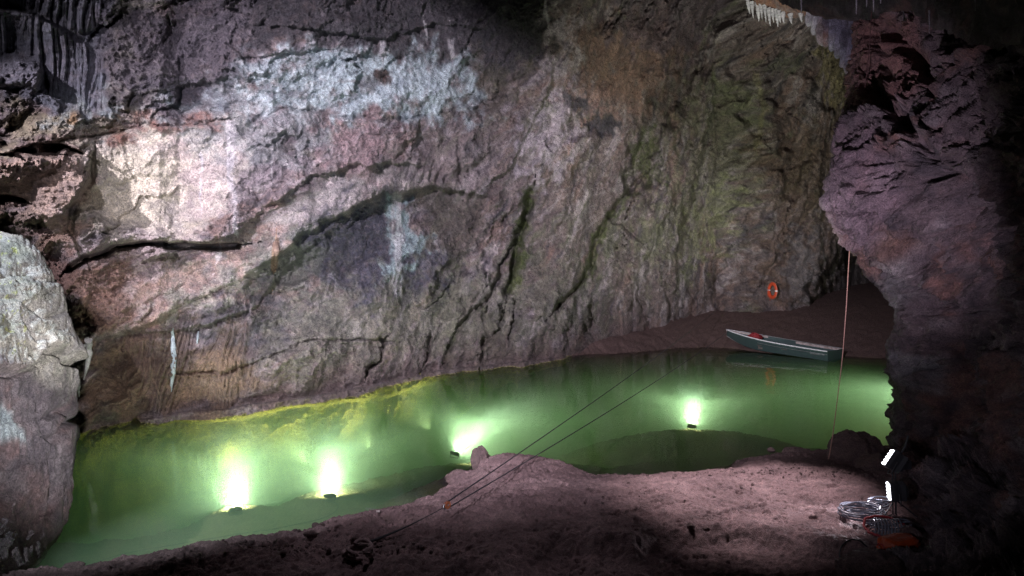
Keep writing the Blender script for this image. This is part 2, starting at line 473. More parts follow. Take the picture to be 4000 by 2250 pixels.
# middle fissures
crack([(2080, 740), (2060, 830), (2030, 920), (2010, 1010), (1985, 1140)], 14, 1.1, 0.3)
crack([(2000, 960), (1950, 1050), (1920, 1160), (1850, 1210), (1790, 1290), (1740, 1410)], 10, 0.7, 0.5)
crack([(1870, 950), (1905, 1000), (1900, 1060)], 10, 0.4, 0.4)
crack([(2500, 700), (2440, 760), (2380, 840), (2330, 930), (2310, 1050), (2250, 1130), (2170, 1210)], 9, 0.8, 0.4)
crack([(2380, 850), (2440, 880), (2500, 940)], 8, 0.5, 0.4)
ledge([(1900, 730), (2010, 640), (2080, 480), (2150, 330), (2200, 130)], 0.35, 160, 0.2, 120, 12)
blob([(2240, 450), (2300, 440), (2330, 520), (2200, 560), (2210, 480)], -0.5, 20)
blob([(2290, 455), (2390, 460), (2380, 530), (2310, 510)], -0.6, 14)
blob([(1500, 770), (1640, 740), (1800, 740), (1900, 860), (1860, 960), (1640, 900), (1440, 1080), (1300, 1050)], -0.5, 50)
blob([(1640, 520), (1740, 560), (1740, 680), (1620, 640)], -0.5, 25)
crack([(1790, 590), (1795, 650), (1800, 700)], 9, 0.5, 0.3)
for q in range(6):
    crack([(1600 + q * 32, 640 + (q % 3) * 10), (1590 + q * 30, 700)], 5, 0.25, 0.3)
# the long groove between purple and green rock
crack([(2860, -40), (2780, 120), (2700, 260), (2600, 420), (2540, 560), (2500, 700)], 60, 1.3, 1.0)
crack([(3020, 300), (3060, 450), (3090, 560), (3110, 640), (3090, 760)], 30, 1.1, 0.8)
crack([(3180, 260), (3220, 380), (3280, 450)], 26, 1.0, 0.8)
crack([(2900, 130), (2860, 260), (2900, 420), (2960, 520)], 22, 0.7, 0.8)
crack([(3180, 520), (3190, 620), (3160, 800), (3080, 960)], 12, 0.6, 0.8)
crack([(3060, 960), (3040, 1020), (2980, 1100)], 10, 0.6, 0.4)
crack([(3110, 990), (3090, 1080), (3060, 1130), (3110, 1190)], 7, 0.4, 0.5)
for q in ((2790, 1060, 2790, 1200, 14), (2700, 1130, 2700, 1240, 12), (2660, 1160, 2650, 1250, 10), (2610, 1170, 2610, 1290, 12), (2500, 1180, 2530, 1320, 8), (2450, 1080, 2470, 1260, 6),
          (2850, 1000, 2800, 1100, 8), (2300, 1200, 2290, 1300, 7), (2010, 1170, 1990, 1330, 6), (1900, 1200, 1880, 1400, 9), (1960, 1230, 1900, 1340, 7), (1500, 1330, 1440, 1460, 7), (1680, 1320, 1650, 1420, 9)):
    crack([(q[0], q[1]), ((q[0] + q[2]) / 2 + 14, (q[1] + q[3]) / 2), (q[2], q[3])], q[4], 0.6, 0.8)
crack([(3010, 300), (2990, 360), (3040, 400)], 20, 0.5, 0.8)
# mid-wall horizontal crack near the water
crack([(700, 1455), (860, 1460), (960, 1430), (1080, 1380), (1200, 1335), (1400, 1325), (1530, 1335)], 6, 0.35, 0.4)
ledge([(600, 1470), (860, 1466), (1080, 1386), (1200, 1340), (1530, 1340)], 0.15, 50, 0.1, 60, 6, 0.4)
# alcove behind the bank
blob([(3180, 1200), (3230, 1080), (3330, 930), (3560, 900), (3700, 1300), (3180, 1300)], -5.0, 60)
# footing overhang just over the water, stepping like broken rock
addd += np.where(PX < 2300, 0.08 * np.exp(-np.abs(PY - (lerp(PX, WLx[:16], [1695, 1692] + WLy[2:]) - 30)) / 40), 0)
_t = PY - lerp(PX, WLx[:16], [1695, 1692] + WLy[2:])
_w = 34 * (1 + 0.8 * n2(PX / 260.0, PX * 0 + 3.3, 333)) + 8
addd += 0.75 * sstep(0, 6, _t) * sstep(_w + 16, _w, _t) * sstep(480, 640, PX) * sstep(2350, 2050, PX)
# dripstone flutes
def flutes(poly, A, wl, slant=0.0, soft=40, gx_=0.0):
    global addd, disp
    d, sel = C.dist(poly, True, soft * 1.6, wx, wy)
    m = np.where(sel, sstep(-soft, soft, d), 0)
    ph = (PX + slant * PY + 26 * n2(PX / 80, PY / 330, 55) + 12 * n2(PX / 30, PY / 160, 57)) / wl
    prof = np.abs(np.sin(ph * math.pi)) ** 0.6 * (0.6 + 0.8 * n2(np.floor(ph) * 3.3, PY / 400.0, 60))
    prof2 = np.abs(np.sin(ph * math.pi * 2.6 + 1)) ** 0.7
    disp *= (1 - 0.75 * m)
    addd += m * A * (prof + 0.35 * prof2)
    return m
fl1 = flutes([(-100, -100), (410, -100), (400, 60), (350, 130), (240, 110), (120, 40), (-100, 0)], 0.42, 34, 0.02, 20)
fl2 = flutes([(-100, 40), (130, 60), (250, 110), (330, 180), (420, 240), (410, 420), (330, 440), (230, 420), (200, 340), (150, 300), (130, 210), (-100, 200)], 0.30, 30, 0.03, 16)
ledge([(-60, 25), (60, 35), (140, 60), (250, 115)], -0.5, 80, -0.6, 120, 10, 0.3)
blob([(-100, 235), (60, 220), (130, 235), (165, 280), (150, 340), (-100, 330)], 0.9, 22, 0.3)
fl4 = flutes([(600, 1290), (760, 1250), (1000, 1280), (1010, 1480), (900, 1590), (560, 1640), (480, 1480), (560, 1330)], 0.30, 22, 0.25, 50)
fl5 = flutes([(860, 1400), (960, 1390), (950, 1570), (870, 1590)], 0.28, 20, 0.0, 20)
fl6 = flutes([(2760, 1150), (2480, 1200), (2330, 1250), (2360, 1370), (2800, 1220)], 0.25, 70, 0.15, 40)
popc = np.zeros(PX.shape)
for poly, am in (([(560, 1380), (740, 1330), (820, 1430), (800, 1590), (560, 1620)], 1.0), ([(1180, 900), (1500, 780), (1800, 760), (1900, 860), (1850, 1050), (1450, 1060), (1250, 1000)], 0.7),
                 ([(1900, 880), (2250, 760), (2450, 900), (2300, 1300), (1900, 1300)], 0.5), ([(1050, 0), (2100, 0), (2050, 250), (1400, 240), (1050, 200)], 0.6), ([(300, 60), (900, 40), (980, 330), (480, 400), (420, 200)], 0.5)):
    d, sel = C.dist(poly, True, 160, wx * 2, wy * 2)
    popc = np.maximum(popc, am * np.where(sel, sstep(-70, 70, d), 0))
q1, q2, q3 = worley(S * 7, Z * 8, 90)
addd += popc * (0.11 * (0.7 - q1) + 0.05 * n2(S * 14, Z * 14, 93))
calm = np.zeros(PX.shape)
for poly, am in (([(330, 520), (560, 480), (900, 470), (1000, 520), (900, 760), (700, 900), (450, 900), (330, 760)], 0.6), ([(700, 330), (1300, 400), (1200, 470), (700, 470)], 0.5), ([(330, 1330), (560, 1250), (900, 1090), (1180, 900), (1500, 745), (1700, 700), (1500, 620), (1230, 690), (1010, 850), (880, 960), (620, 1080)], 0.6), ([(2080, 760), (2480, 720), (2360, 900), (2300, 1100), (2150, 1230), (1980, 1180)], 0.35), ([(950, 1150), (1250, 1150), (1500, 1200), (1900, 1250), (1700, 1400), (1200, 1320)], 0.45), ([(2260, 130), (2450, 80), (2600, 220), (2500, 400), (2300, 430)], 0.4)):
    d, sel = C.dist(poly, True, 160, wx, wy); calm = np.maximum(calm, am * np.where(sel, sstep(-60, 60, d), 0))
WL_full = lerp(PX, WLx[:16], [1695, 1692] + WLy[2:])
near_wl = np.exp(-np.abs(PY - WL_full) / 50) * (PX < 2350)
disp = disp * (1 - calm) * (1 - 0.45 * near_wl) * (1 - 0.6 * sstep(2200, 2400, PX) * np.exp(-np.abs(PY - 1280) / 160))
far = sstep(-60, -1200, PY)
Yw = Yb - (disp + addd) * (1 + far * 0.5)
Yw = np.maximum(Yw, 2.5)
Pw = pt(PX, PY, Yw)

# minerals of the rock, with shade of hollows and unlit roof painted in
def cmix(col, c, m):
    m = np.clip(m, 0, 1)[..., None]; return col * (1 - m) + np.array(c) * m
col = np.zeros(PX.shape + (3,)) + np.array((0.175, 0.135, 0.135))
def dirn(sx, sy, sd, o=5, fn=fbm):
    r = 0
    for wt, th in ((wL, 24), (wM, 54), (wR, 76)):
        aa, bb = rot(th, S + 0.35 * nw1, Z + 0.35 * nw2); r = r + wt * fn(aa * sx, bb * sy, sd, o, 0.62)
    return r
va = dirn(0.22, 0.7, 120); vb = dirn(0.35, 1.3, 130); vc = dirn(0.9, 3.0, 140, 4)
a26, b26 = rot(26, S, Z); vd = dirn(0.4, 1.9, 150)
col = cmix(col, (0.225, 0.155, 0.14), sstep(0.02, 0.30, va))
col = cmix(col, (0.15, 0.145, 0.11), sstep(0.05, 0.3, -va))
col = cmix(col, (0.36, 0.31, 0.33), sstep(0.04, 0.26, vb) * 0.8)
ve = ridg(a26 * 0.5 + 5, b26 * 1.8, 155, 5); col = cmix(col, (0.42, 0.37, 0.38), sstep(0.62, 0.85, ve) * 0.55)
col = cmix(col, (0.06, 0.055, 0.075), sstep(0.12, 0.36, vd) * 0.7)
col = cmix(col, (0.09, 0.08, 0.09), sstep(0.1, 0.3, vc) * 0.45)
def stain_shade(poly, c, am=1.0, soft=70, w=2.0, br=0.5, sd=0):
    w = w * 1.5; soft = soft * 1.15
    global col
    d, sel = C.dist(poly, True, soft * 2, wx * w, wy * w)
    nn = 0.6 * fbm(S * 1.5, Z * 2.0, 200 + sd, 5, 0.6)
    m = np.where(sel, sstep(-soft * .8, soft * .8, d + nn * soft * 4.5 * (0.35 + br)), 0)
    m = m * (1 - br * 0.7 * sstep(0.0, 0.3, -fbm(S * 5, Z * 5.5, 260 + sd, 4, 0.7)))
    col = cmix(col, c, m * am)
def streak(poly, c, wid=20, am=1.0, sd=0, w=0.4):
    global col
    d, sel = C.dist(poly, False, wid * 3, wx * w, wy * w)
    nn = fbm(PX / 14 + 3, PY / 90, 300 + sd, 4, 0.6)
    m = np.where(sel, sstep(wid * 1.2, wid * 0.3, np.abs(d) + nn * wid * 1.4), 0)
    col = cmix(col, c, m * am)
BLUE = (0.46, 0.56, 0.60); CREAM = (0.56, 0.51, 0.46); LILAC = (0.42, 0.36, 0.41); DARK = (0.045, 0.042, 0.055)
MOSS = (0.065, 0.085, 0.02); OCH = (0.30, 0.17, 0.06); RED = (0.25, 0.115, 0.09); BRN = (0.20, 0.125, 0.085)
stain_shade([(300, 1320), (560, 1240), (900, 1070), (1170, 890), (1330, 800), (1500, 740), (1700, 700), (1600, 640), (1300, 680), (1050, 850), (820, 1020), (560, 1150)], (0.36, 0.32, 0.32), 0.8, 40, 1.2, 0.35, 71)
stain_shade([(300, 560), (480, 490), (760, 490), (960, 470), (960, 700), (820, 840), (700, 930), (450, 930), (350, 760)], CREAM, 0.95, 60, 1.5, 0.25, 1)
stain_shade([(380, 600), (700, 520), (760, 800), (500, 880), (350, 780)], (0.62, 0.57, 0.46), 0.8, 80, 2, 0.5, 2)
stain_shade([(640, 560), (900, 540), (900, 760), (700, 860)], (0.50, 0.40, 0.40), 0.6, 70, 2, 0.5, 3)
stain_shade([(950, 480), (1250, 440), (1250, 640), (1050, 760), (920, 780)], (0.17, 0.14, 0.16), 0.7, 80, 2, 0.4, 4)
stain_shade([(1000, 240), (1240, 180), (1480, 220), (1600, 190), (1830, 250), (1845, 420), (1500, 445), (1150, 410), (760, 440), (640, 400), (900, 300)], BLUE, 0.75, 70, 1.6, 0.5, 5)
stain_shade([(1250, 250), (1800, 270), (1800, 400), (1300, 400)], (0.54, 0.62, 0.66), 0.6, 80, 2, 0.6, 6)
stain_shade([(660, 400), (1200, 400), (1300, 560), (900, 620), (600, 480)], (0.28, 0.29, 0.30), 0.7, 70, 2, 0.6, 7)
stain_shade([(60, 420), (420, 440), (520, 500), (200, 580), (-80, 520)], (0.30, 0.27, 0.19), 0.8, 50, 2, 0.4, 8)
stain_shade([(200, 340), (420, 380), (460, 470), (200, 470)], (0.30, 0.36, 0.38), 0.8, 50, 2, 0.6, 9)
stain_shade([(400, 510), (560, 470), (900, 450), (900, 470), (500, 530)], RED, 0.8, 25, 1.5, 0.4, 10)
stain_shade([(265, 440), (310, 440), (305, 480), (270, 475)], OCH, 0.8, 14, 1, 0.4, 11)
stain_shade([(440, 450), (480, 455), (470, 480)], OCH, 0.8, 14, 1, 0.4, 12)
stain_shade([(-100, -100), (420, -100), (430, 300), (380, 430), (200, 400), (-100, 350)], (0.12, 0.13, 0.17), 0.85, 40, 1.0, 0.3, 61)
stain_shade([(300, 50), (980, -60), (1000, 300), (780, 420), (450, 420), (430, 250)], (0.085, 0.075, 0.095), 0.85, 90, 2, 0.35, 13)  # unlit upper wall, its darkness painted into the tone
stain_shade([(980, -100), (2100, -100), (2150, 100), (2130, 250), (1960, 330), (1840, 230), (1620, 190), (1300, 170), (980, 180)], (0.038, 0.034, 0.042), 0.92, 45, 1.5, 0.3, 14)  # unlit roof area, darkness painted into the rock colour
stain_shade([(1850, 250), (2000, 250), (2080, 380), (1950, 440), (1840, 420)], (0.10, 0.085, 0.06), 0.7, 60, 1.5, 0.4, 15)
stain_shade([(2130, 100), (2260, 60), (2260, 260), (2160, 300)], LILAC, 0.8, 30, 2.0, 0.6, 16)
stain_shade([(2160, 390), (2260, 340), (2230, 560), (2160, 660), (2060, 740), (2060, 480)], LILAC, 0.85, 40, 2.2, 0.5, 17)
stain_shade([(2250, 120), (2560, 60), (2700, 200), (2600, 330), (2300, 330)], (0.22, 0.13, 0.11), 0.8, 70, 2, 0.4, 18)
stain_shade([(2180, 300), (2400, 310), (2560, 260), (2560, 400), (2300, 460)], (0.27, 0.16, 0.14), 0.7, 60, 2, 0.5, 19)
stain_shade([(2280, 460), (2420, 450), (2400, 530), (2310, 520)], DARK, 0.9, 12, 1, 0.3, 20)
stain_shade([(2215, 370), (2300, 370), (2290, 425), (2200, 420)], DARK, 0.9, 12, 1, 0.3, 21)
stain_shade([(1300, 330), (1480, 290), (1520, 320), (1460, 345)], (0.12, 0.06, 0.045), 0.5, 10, 1, 0.3, 22)
stain_shade([(1450, 285), (1530, 285), (1520, 325), (1465, 320)], (0.06, 0.03, 0.025), 0.95, 10, 0.6, 0.2, 22)
stain_shade([(1250, 850), (1500, 780), (1640, 760), (1560, 900), (1800, 1020), (1700, 1180), (1350, 1180), (1180, 1090), (1150, 950)], (0.055, 0.055, 0.08), 0.92, 60, 2, 0.45, 23)  # dark blue mineral, strengthened to paint the overhang's shade as well
stain_shade([(1540, 780), (1600, 800), (1600, 900), (1690, 930), (1680, 990), (1590, 990), (1570, 1120), (1510, 1110), (1500, 960), (1530, 900)], (0.28, 0.36, 0.38), 0.9, 18, 1.2, 0.6, 24)
stain_shade([(1620, 760), (1860, 740), (1900, 860), (1800, 1050), (1720, 1060), (1700, 900)], (0.075, 0.062, 0.055), 0.9, 40, 1.5, 0.3, 25)  # dark tone under the ledge, strengthened as painted overhang shade
stain_shade([(1080, 920), (1240, 900), (1260, 1080), (1000, 1180), (960, 1120)], (0.125, 0.13, 0.115), 0.85, 60, 2, 0.4, 26)  # this and the next two tones are deepened to paint the hollow's shade
stain_shade([(820, 1130), (1300, 1180), (1350, 1300), (1000, 1330), (760, 1280)], (0.062, 0.062, 0.072), 0.85, 80, 2, 0.5, 27)
stain_shade([(1150, 1150), (2350, 1000), (2300, 1300), (1700, 1420), (1200, 1460), (1000, 1420)], (0.165, 0.16, 0.125), 0.65, 90, 2.5, 0.5, 28)
stain_shade([(460, 1090), (760, 1030), (900, 940), (1100, 900), (900, 1100), (620, 1240), (330, 1330), (300, 1200)], (0.33, 0.22, 0.19), 0.75, 60, 2, 0.4, 29)
stain_shade([(640, 1200), (900, 1040), (1100, 960), (1000, 1080), (800, 1200), (660, 1290)], (0.34, 0.33, 0.29), 0.7, 40, 2, 0.5, 30)
stain_shade([(460, 970), (640, 960), (700, 1040), (600, 1110), (480, 1100)], (0.44, 0.36, 0.36), 0.7, 40, 2, 0.5, 31)
stain_shade([(290, 1030), (460, 1000), (520, 1120), (420, 1290), (270, 1300), (250, 1150)], (0.22, 0.13, 0.10), 0.8, 50, 2, 0.3, 32)
stain_shade([(320, 1360), (560, 1330), (700, 1400), (640, 1610), (330, 1650)], (0.23, 0.155, 0.11), 0.85, 50, 2, 0.3, 33)
stain_shade([(560, 1340), (900, 1280), (1000, 1500), (900, 1580), (600, 1600)], (0.135, 0.095, 0.07), 0.8, 50, 2, 0.4, 34)
stain_shade([(900, 1390), (1000, 1420), (1000, 1560), (620, 1600), (680, 1460)], (0.27, 0.185, 0.12), 0.6, 40, 2, 0.6, 35)
stain_shade([(120, 900), (280, 840), (280, 1100), (200, 1330), (160, 1200)], (0.30, 0.19, 0.16), 0.7, 40, 2, 0.4, 36)
stain_shade([(-80, 600), (350, 590), (340, 760), (250, 850), (-80, 860)], (0.36, 0.27, 0.22), 0.8, 40, 2, 0.4, 37)
stain_shade([(1350, 600), (2000, 560), (2000, 720), (1500, 760), (1350, 700)], (0.22, 0.18, 0.18), 0.6, 60, 2, 0.5, 38)
stain_shade([(1300, 480), (1560, 440), (1540, 520), (1450, 700), (1300, 640)], (0.29, 0.19, 0.20), 0.6, 60, 2, 0.5, 39)
stain_shade([(2470, 560), (2560, 500), (2580, 700), (2520, 740), (2480, 660)], MOSS, 0.8, 30, 1, 0.5, 40)
stain_shade([(2050, 760), (2090, 740), (2040, 960), (2060, 1010), (2020, 1130), (1975, 1140), (2000, 980), (2020, 880)], MOSS, 0.9, 14, 0.6, 0.4, 41)
stain_shade([(2440, 760), (2500, 720), (2400, 850), (2330, 960), (2320, 1080), (2230, 1170), (2290, 1060), (2310, 920)], MOSS, 0.8, 12, 0.6, 0.4, 42)
stain_shade([(1850, 1230), (1890, 1180), (1800, 1300), (1745, 1420), (1710, 1430), (1760, 1320)], (0.06, 0.075, 0.03), 0.8, 18, 0.8, 0.5, 43)
stain_shade([(2700, 350), (2900, 330), (2980, 500), (2900, 760), (2820, 900), (2600, 1020), (2500, 950), (2620, 700)], (0.185, 0.185, 0.115), 0.6, 110, 3, 0.6, 44)
stain_shade([(2740, 780), (2900, 700), (2850, 900), (2720, 1020), (2700, 900)], (0.23, 0.25, 0.11), 0.5, 60, 2.5, 0.6, 45)
stain_shade([(2800, 330), (2930, 370), (2950, 470), (2820, 460)], (0.18, 0.20, 0.11), 0.6, 50, 2, 0.6, 46)
stain_shade([(2980, 560), (3300, 440), (3260, 900), (3200, 1180), (2960, 1190), (3000, 900)], (0.175, 0.115, 0.085), 0.7, 90, 2.5, 0.4, 47)
stain_shade([(3190, 150), (3330, 180), (3320, 430), (3270, 440), (3210, 330)], (0.26, 0.22, 0.12), 0.85, 30, 1.5, 0.4, 48)
stain_shade([(2560, -60), (2860, -60), (2700, 240), (2480, 180), (2300, 60)], (0.12, 0.085, 0.12), 0.7, 60, 2, 0.4, 49)
stain_shade([(3100, 920), (3180, 900), (3200, 1120), (3110, 1180), (3060, 1060)], (0.20, 0.19, 0.21), 0.7, 40, 1.5, 0.4, 50)
for q in ((905, 480, 900, 730, 17, 0.85), (918, 740, 925, 900, 12, 0.6), (1060, 560, 1062, 700, 6, 0.5), (790, 600, 785, 760, 5, 0.95), (780, 760, 783, 830, 3, 0.9),
          (2135, 0, 2140, 100, 8, 0.6), (1660, 90, 1662, 160, 5, 0.6), (1765, 160, 1770, 230, 14, 0.6), (1500, 170, 1495, 230, 14, 0.6),
          (1550, 770, 1560, 1150, 20, 0.5), (860, 970, 850, 1010, 8, 0.6), (1075, 960, 1078, 1030, 12, 0.0)):
    streak([(q[0], q[1]), (q[2], q[3])], (0.62, 0.58, 0.60), q[4], q[5], q[4])
streak([(1075, 950), (1070, 1050)], (0.28, 0.17, 0.10), 14, 0.8, 5)
streak([(2950, 300), (2985, 420), (2960, 560)], (0.28, 0.26, 0.12), 16, 0.4, 6)
# tide-washed, mud-stained foot; below water pale rock, yellow of the lamp-lit rim painted in
foot = sstep(1.5, 0.2, Pw[..., 2] + 0.9 * fbm(S * 0.7, Z * 0.3, 170, 3))
col = cmix(col, (0.11, 0.075, 0.068), 0.6 * foot * (PX > 1000))
col = cmix(col, (0.085, 0.06, 0.055), 0.35 * sstep(0.7, 0.1, Pw[..., 2]))
uw = sstep(0.02, -0.04, Pw[..., 2])
col = cmix(col, (0.72, 0.68, 0.14), uw)
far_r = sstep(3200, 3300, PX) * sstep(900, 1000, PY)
col = cmix(col, (0.06, 0.05, 0.05), 0.8 * far_r)  # alcove darkened in the rock colour to stand for its shade
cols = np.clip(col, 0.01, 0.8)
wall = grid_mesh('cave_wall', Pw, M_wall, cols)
tag(wall, kind='structure')
def wall_Y(px, py):
    i = np.searchsorted(gx, px) - 1; j = np.searchsorted(gy, py) - 1
    fx = (px - gx[i]) / (gx[i + 1] - gx[i]); fy = (py - gy[j]) / (gy[j + 1] - gy[j])
    return float((Yw[j, i] * (1 - fx) + Yw[j, i + 1] * fx) * (1 - fy) + (Yw[j + 1, i] * (1 - fx) + Yw[j + 1, i + 1] * fx) * fy)
def wall_pt(px, py, off=0.0):
    return vpt(px, py, wall_Y(px, py) - off)

#--TERRAIN--
near_px = [(-900, 2300), (60, 2238), (326, 2228), (480, 2186), (700, 2150), (900, 2114), (1180, 2078), (1398, 2005), (1560, 1985), (1690, 1941), (1740, 1900), (1755, 1860), (1830, 1845), (1850, 1830), (1960, 1805),
           (2060, 1805), (2150, 1815), (2230, 1838), (2320, 1862), (2500, 1862), (2700, 1850), (2820, 1836), (2900, 1800), (3000, 1785), (3100, 1775), (3200, 1765), (3300, 1755), (3480, 1745), (3900, 1745), (5200, 1745)]
NS = np.array([at_z(x, y)[:2] for x, y in near_px])
far_px = [(2120, 1399), (2300, 1383), (2450, 1379), (2560, 1368), (2640, 1358), (2760, 1356), (2880, 1362), (3000, 1378), (3250, 1388), (3500, 1402), (4300, 1420), (5400, 1440)]
FS = np.array([at_z(x, y)[:2] for x, y in far_px])
def sdist(X, Y, P):
    """distance to an open polyline running left to right; positive on the camera's side"""
    P = np.asarray(P, float); best = np.full(X.shape, 1e9)
    for (ax, ay), (bx, by) in zip(P[:-1], P[1:]):
        dx, dy = bx - ax, by - ay
        t = np.clip(((X - ax) * dx + (Y - ay) * dy) / (dx * dx + dy * dy), 0, 1)
        best = np.minimum(best, np.hypot(X - ax - t * dx, Y - ay - t * dy))
    Q = np.vstack([[[-90, P[0][1]]], P, [[140, P[-1][1]], [140, -90], [-90, -90]]])
    ins = np.zeros(X.shape, bool)
    for (ax, ay), (bx, by) in zip(Q, np.roll(Q, -1, 0)):
        if ay == by: continue
        ins ^= ((ay > Y) != (by > Y)) & (X < (bx - ax) * (Y - ay) / (by - ay) + ax)
    return np.where(ins, best, -best)
LED = np.array([at_z(x, y, 0.45)[:2] for x, y in [(1500, 2200), (1900, 2160), (2080, 2110), (2150, 2080), (2300, 2085), (2450, 2105), (2560, 2070), (2640, 2062), (2720, 2060), (2850, 2062), (2980, 2085), (3120, 2110), (3400, 2180), (3900, 2240)]])
_fr = random.Random(21); FEET = []
for k in range(95):
    fx_ = _fr.uniform(1950, 3330); fy_ = _fr.uniform(1885, 2075) if fx_ > 2300 else _fr.uniform(1860, 2010)
    q_ = at_z(fx_, fy_, 0.4); FEET.append((q_[0], q_[1], _fr.uniform(-0.5, 0.5) + (0.0 if _fr.random() < .6 else 1.2), _fr.uniform(.05, .07), _fr.uniform(.09, .14), _fr.uniform(.03, .065)))
for k in range(40):
    q_ = at_z(_fr.uniform(1000, 1900), _fr.uniform(2080, 2200), 0.3); FEET.append((q_[0], q_[1], _fr.uniform(0, 3), _fr.uniform(.03, .06), _fr.uniform(.05, .10), _fr.uniform(.03, .05)))
def feet(X, Y):
    r = np.zeros(X.shape)
    for (a, b, th, w_, l_, dp) in FEET:
        m = (np.abs(X - a) < .3) & (np.abs(Y - b) < .3)
        if not m.any(): continue
        dx = X[m] - a; dy = Y[m] - b; c, s_ = math.cos(th), math.sin(th)
        u = (dx * c + dy * s_) / l_; v = (-dx * s_ + dy * c) / w_; e = np.hypot(u, v)
        r[m] += -dp * sstep(1.15, 0.75, e) + dp * 0.35 * np.exp(-((e - 1.3) / .2) ** 2)
    return r
def ground_z(X, Y, fine=True):
    X = np.asarray(X, float); Y = np.asarray(Y, float)
    wxx = fbm(X * 1.5, Y * 1.5, 400, 3) * 0.16
    d = sdist(X, Y, NS) + wxx
    top = 0.46 + 0.12 * fbm(X * 0.5, Y * 0.5, 405, 2)
    zl = top * (1 - np.exp(-np.clip(d, 0, 99) * 0.33 / 0.45)) + 0.03 * sstep(0, 0.15, d)
    zw = -0.02 - 0.50 * np.clip(-d, 0, 2) - 0.10 * np.clip(-d - 2, 0, 2.0) - 0.6 * np.clip(-d - 4.0, 0, 6)
    z = np.where(d > 0, zl, zw)
    # raised spit with the broken rock end
    sx, sy = at_z(1960, 1850)[:2]
    xl = at_z(1862, 1810, 0.2)[0]
    z = z + 0.17 * np.exp(-(np.clip((X - sx) / 1.25, -9, 9) ** 2 + ((Y - sy) / 0.75) ** 2)) * sstep(-0.05, 0.22, d) * sstep(xl - 0.06, xl + 0.10, X + 0.10 * (Y - sy))
    # worn ledge: the mud falls towards the viewer
    l = sdist(X, Y, LED) + 0.15 * fbm(X * 2.2, Y * 2.2, 412, 3)
    z = z - 0.20 * sstep(0.0, 0.40, l) * sstep(-2.6, -0.6, X) - 0.10 * sstep(0.2, 2.0, l) * sstep(-2.6, -0.6, X)
    z = z + 0.05 * np.exp(-(l / 0.5) ** 2) * sstep(-0.5, 1.2, X)
    # water-worn gully
    gq = at_z(1555, 2070, 0.2); g2 = at_z(1130, 2105, 0.1)
    for qx, qy, rx, ry, dp in ((at_z(1500, 2020, .1)[0], at_z(1500, 2020, .1)[1], .25, .22, .22), (at_z(1530, 2055, .1)[0], at_z(1530, 2055, .1)[1], .3, .2, .25), (at_z(1185, 2110, .1)[0], at_z(1185, 2110, .1)[1], .33, .2, .18), (at_z(1530, 2100, .1)[0], at_z(1530, 2100, .1)[1], .2, .2, .2)):
        z = z - dp * np.exp(-(((X - qx) / rx) ** 2 + ((Y - qy) / ry) ** 2) ** 1.5)
    # far bank
    df = -sdist(X, Y, FS) + 0.25 * fbm(X * 0.8, Y * 0.8, 420, 3)
    zf = np.where(df > 0, 2.4 * (1 - np.exp(-df * 0.105)) + 0.03, 0.35 * df)
    a, b = X * 0.9 + Y * 0.42, -X * 0.42 + Y * 0.9
    zf = zf + np.where(df > 0, 1, 0) * (0.05 * ridg(a * 0.5, b * 2.6, 430, 3)) * sstep(0, 1, df)
    zf = zf - np.where(df > 0, 1, 0) * 0.05 * sstep(0.35, 0.9, ridg(X * 3.1 + Y * 0.8, Y * 0.5, 440, 2)) * sstep(11, 8.5, X) * sstep(2.2, 1.0, df)
    z = np.where(Y > 21, np.maximum(zf, -3.5), np.maximum(z, -3.5))
    # ledge that carries the fourth lamp
    lx, ly = at_z(2703, 1655, -0.75)[:2]
    z = np.maximum(z, np.where(Y < 25, -0.85 - 0.35 * np.hypot((X - lx) / 2.6, (Y - ly + 0.5) / 1.0) ** 2, -9))
    for lx, ly in (at_z(920, 1985, -0.98)[:2], at_z(1287, 1932, -0.95)[:2]):
        z = np.where(Y < 21, z + (-0.97 - z) * np.exp(-((np.hypot(X - lx, Y - ly) / 0.9) ** 2)), z)
    lx, ly = at_z(1790, 1775, -0.75)[:2]
    z = np.maximum(z, np.where(Y < 25, -0.92 - 0.45 * np.hypot((X - lx) / 1.6, (Y - ly + 0.8) / 1.3) ** 2, -9))
    z = np.maximum(z, -3.5 + 0.2 * fbm(X, Y, 450, 3))
    if fine:
        z = z + feet(X, Y) * (d > 0.1)
        rough = np.where(Y > 21, 0.5, 1.0)
        z = z + rough * (0.065 * fbm(X * 2.2, Y * 2.2, 460, 4, 0.65) + 0.030 * ridg(X * 6, Y * 6.5, 470, 3) + 0.022 * fbm(X * 13, Y * 13, 475, 3, 0.7))
        f1, f2, pl = worley(X * 4.6, Y * 4.6, 480)
        pm = sstep(0.0, 0.25, n2(X * 0.8, Y * 0.8, 481))
        z = z - 0.06 * pm * sstep(0.20, 0.10, f1) * sstep(0.1, 0.4, np.abs(sdist(X, Y, LED) - 0.2)) * (Y < 20) * sstep(-0.1, 0.3, d)
        g1, g2_, pl2 = worley(X * 8, Y * 8, 490)
        z = z + 0.016 * sstep(0.45, 0.1, g1) * sstep(0.05, 0.35, n2(X * 1.1 + 5, Y * 1.1, 491)) * (Y < 20)
        left = sstep(0.5, -1.5, X) * sstep(0.0, 0.5, d) * (Y < 20)
        z = z + left * (0.08 * fbm(X * 1.3, Y * 1.3, 495, 3) + 0.035 * pl * (f2 - f1 > 0.05))
    return z
ta = axis_steps([(-1.5, -0.78, 0.03), (-0.78, 0.62, 0.00155), (0.62, 1.8, 0.025)])
tq = axis_steps([(1130, 1190, 3.0), (1190, 1430, 2.0), (1430, 1700, 8.0), (1700, 2420, 2.3), (2420, 5200, 60)])
tY = np.array([float(at_z(2000, q)[1]) for q in tq])
tY = np.concatenate([[95.0], tY])
AA, TY = np.meshgrid(ta, tY)
TX = AA * TY
TZ = ground_z(TX, TY)
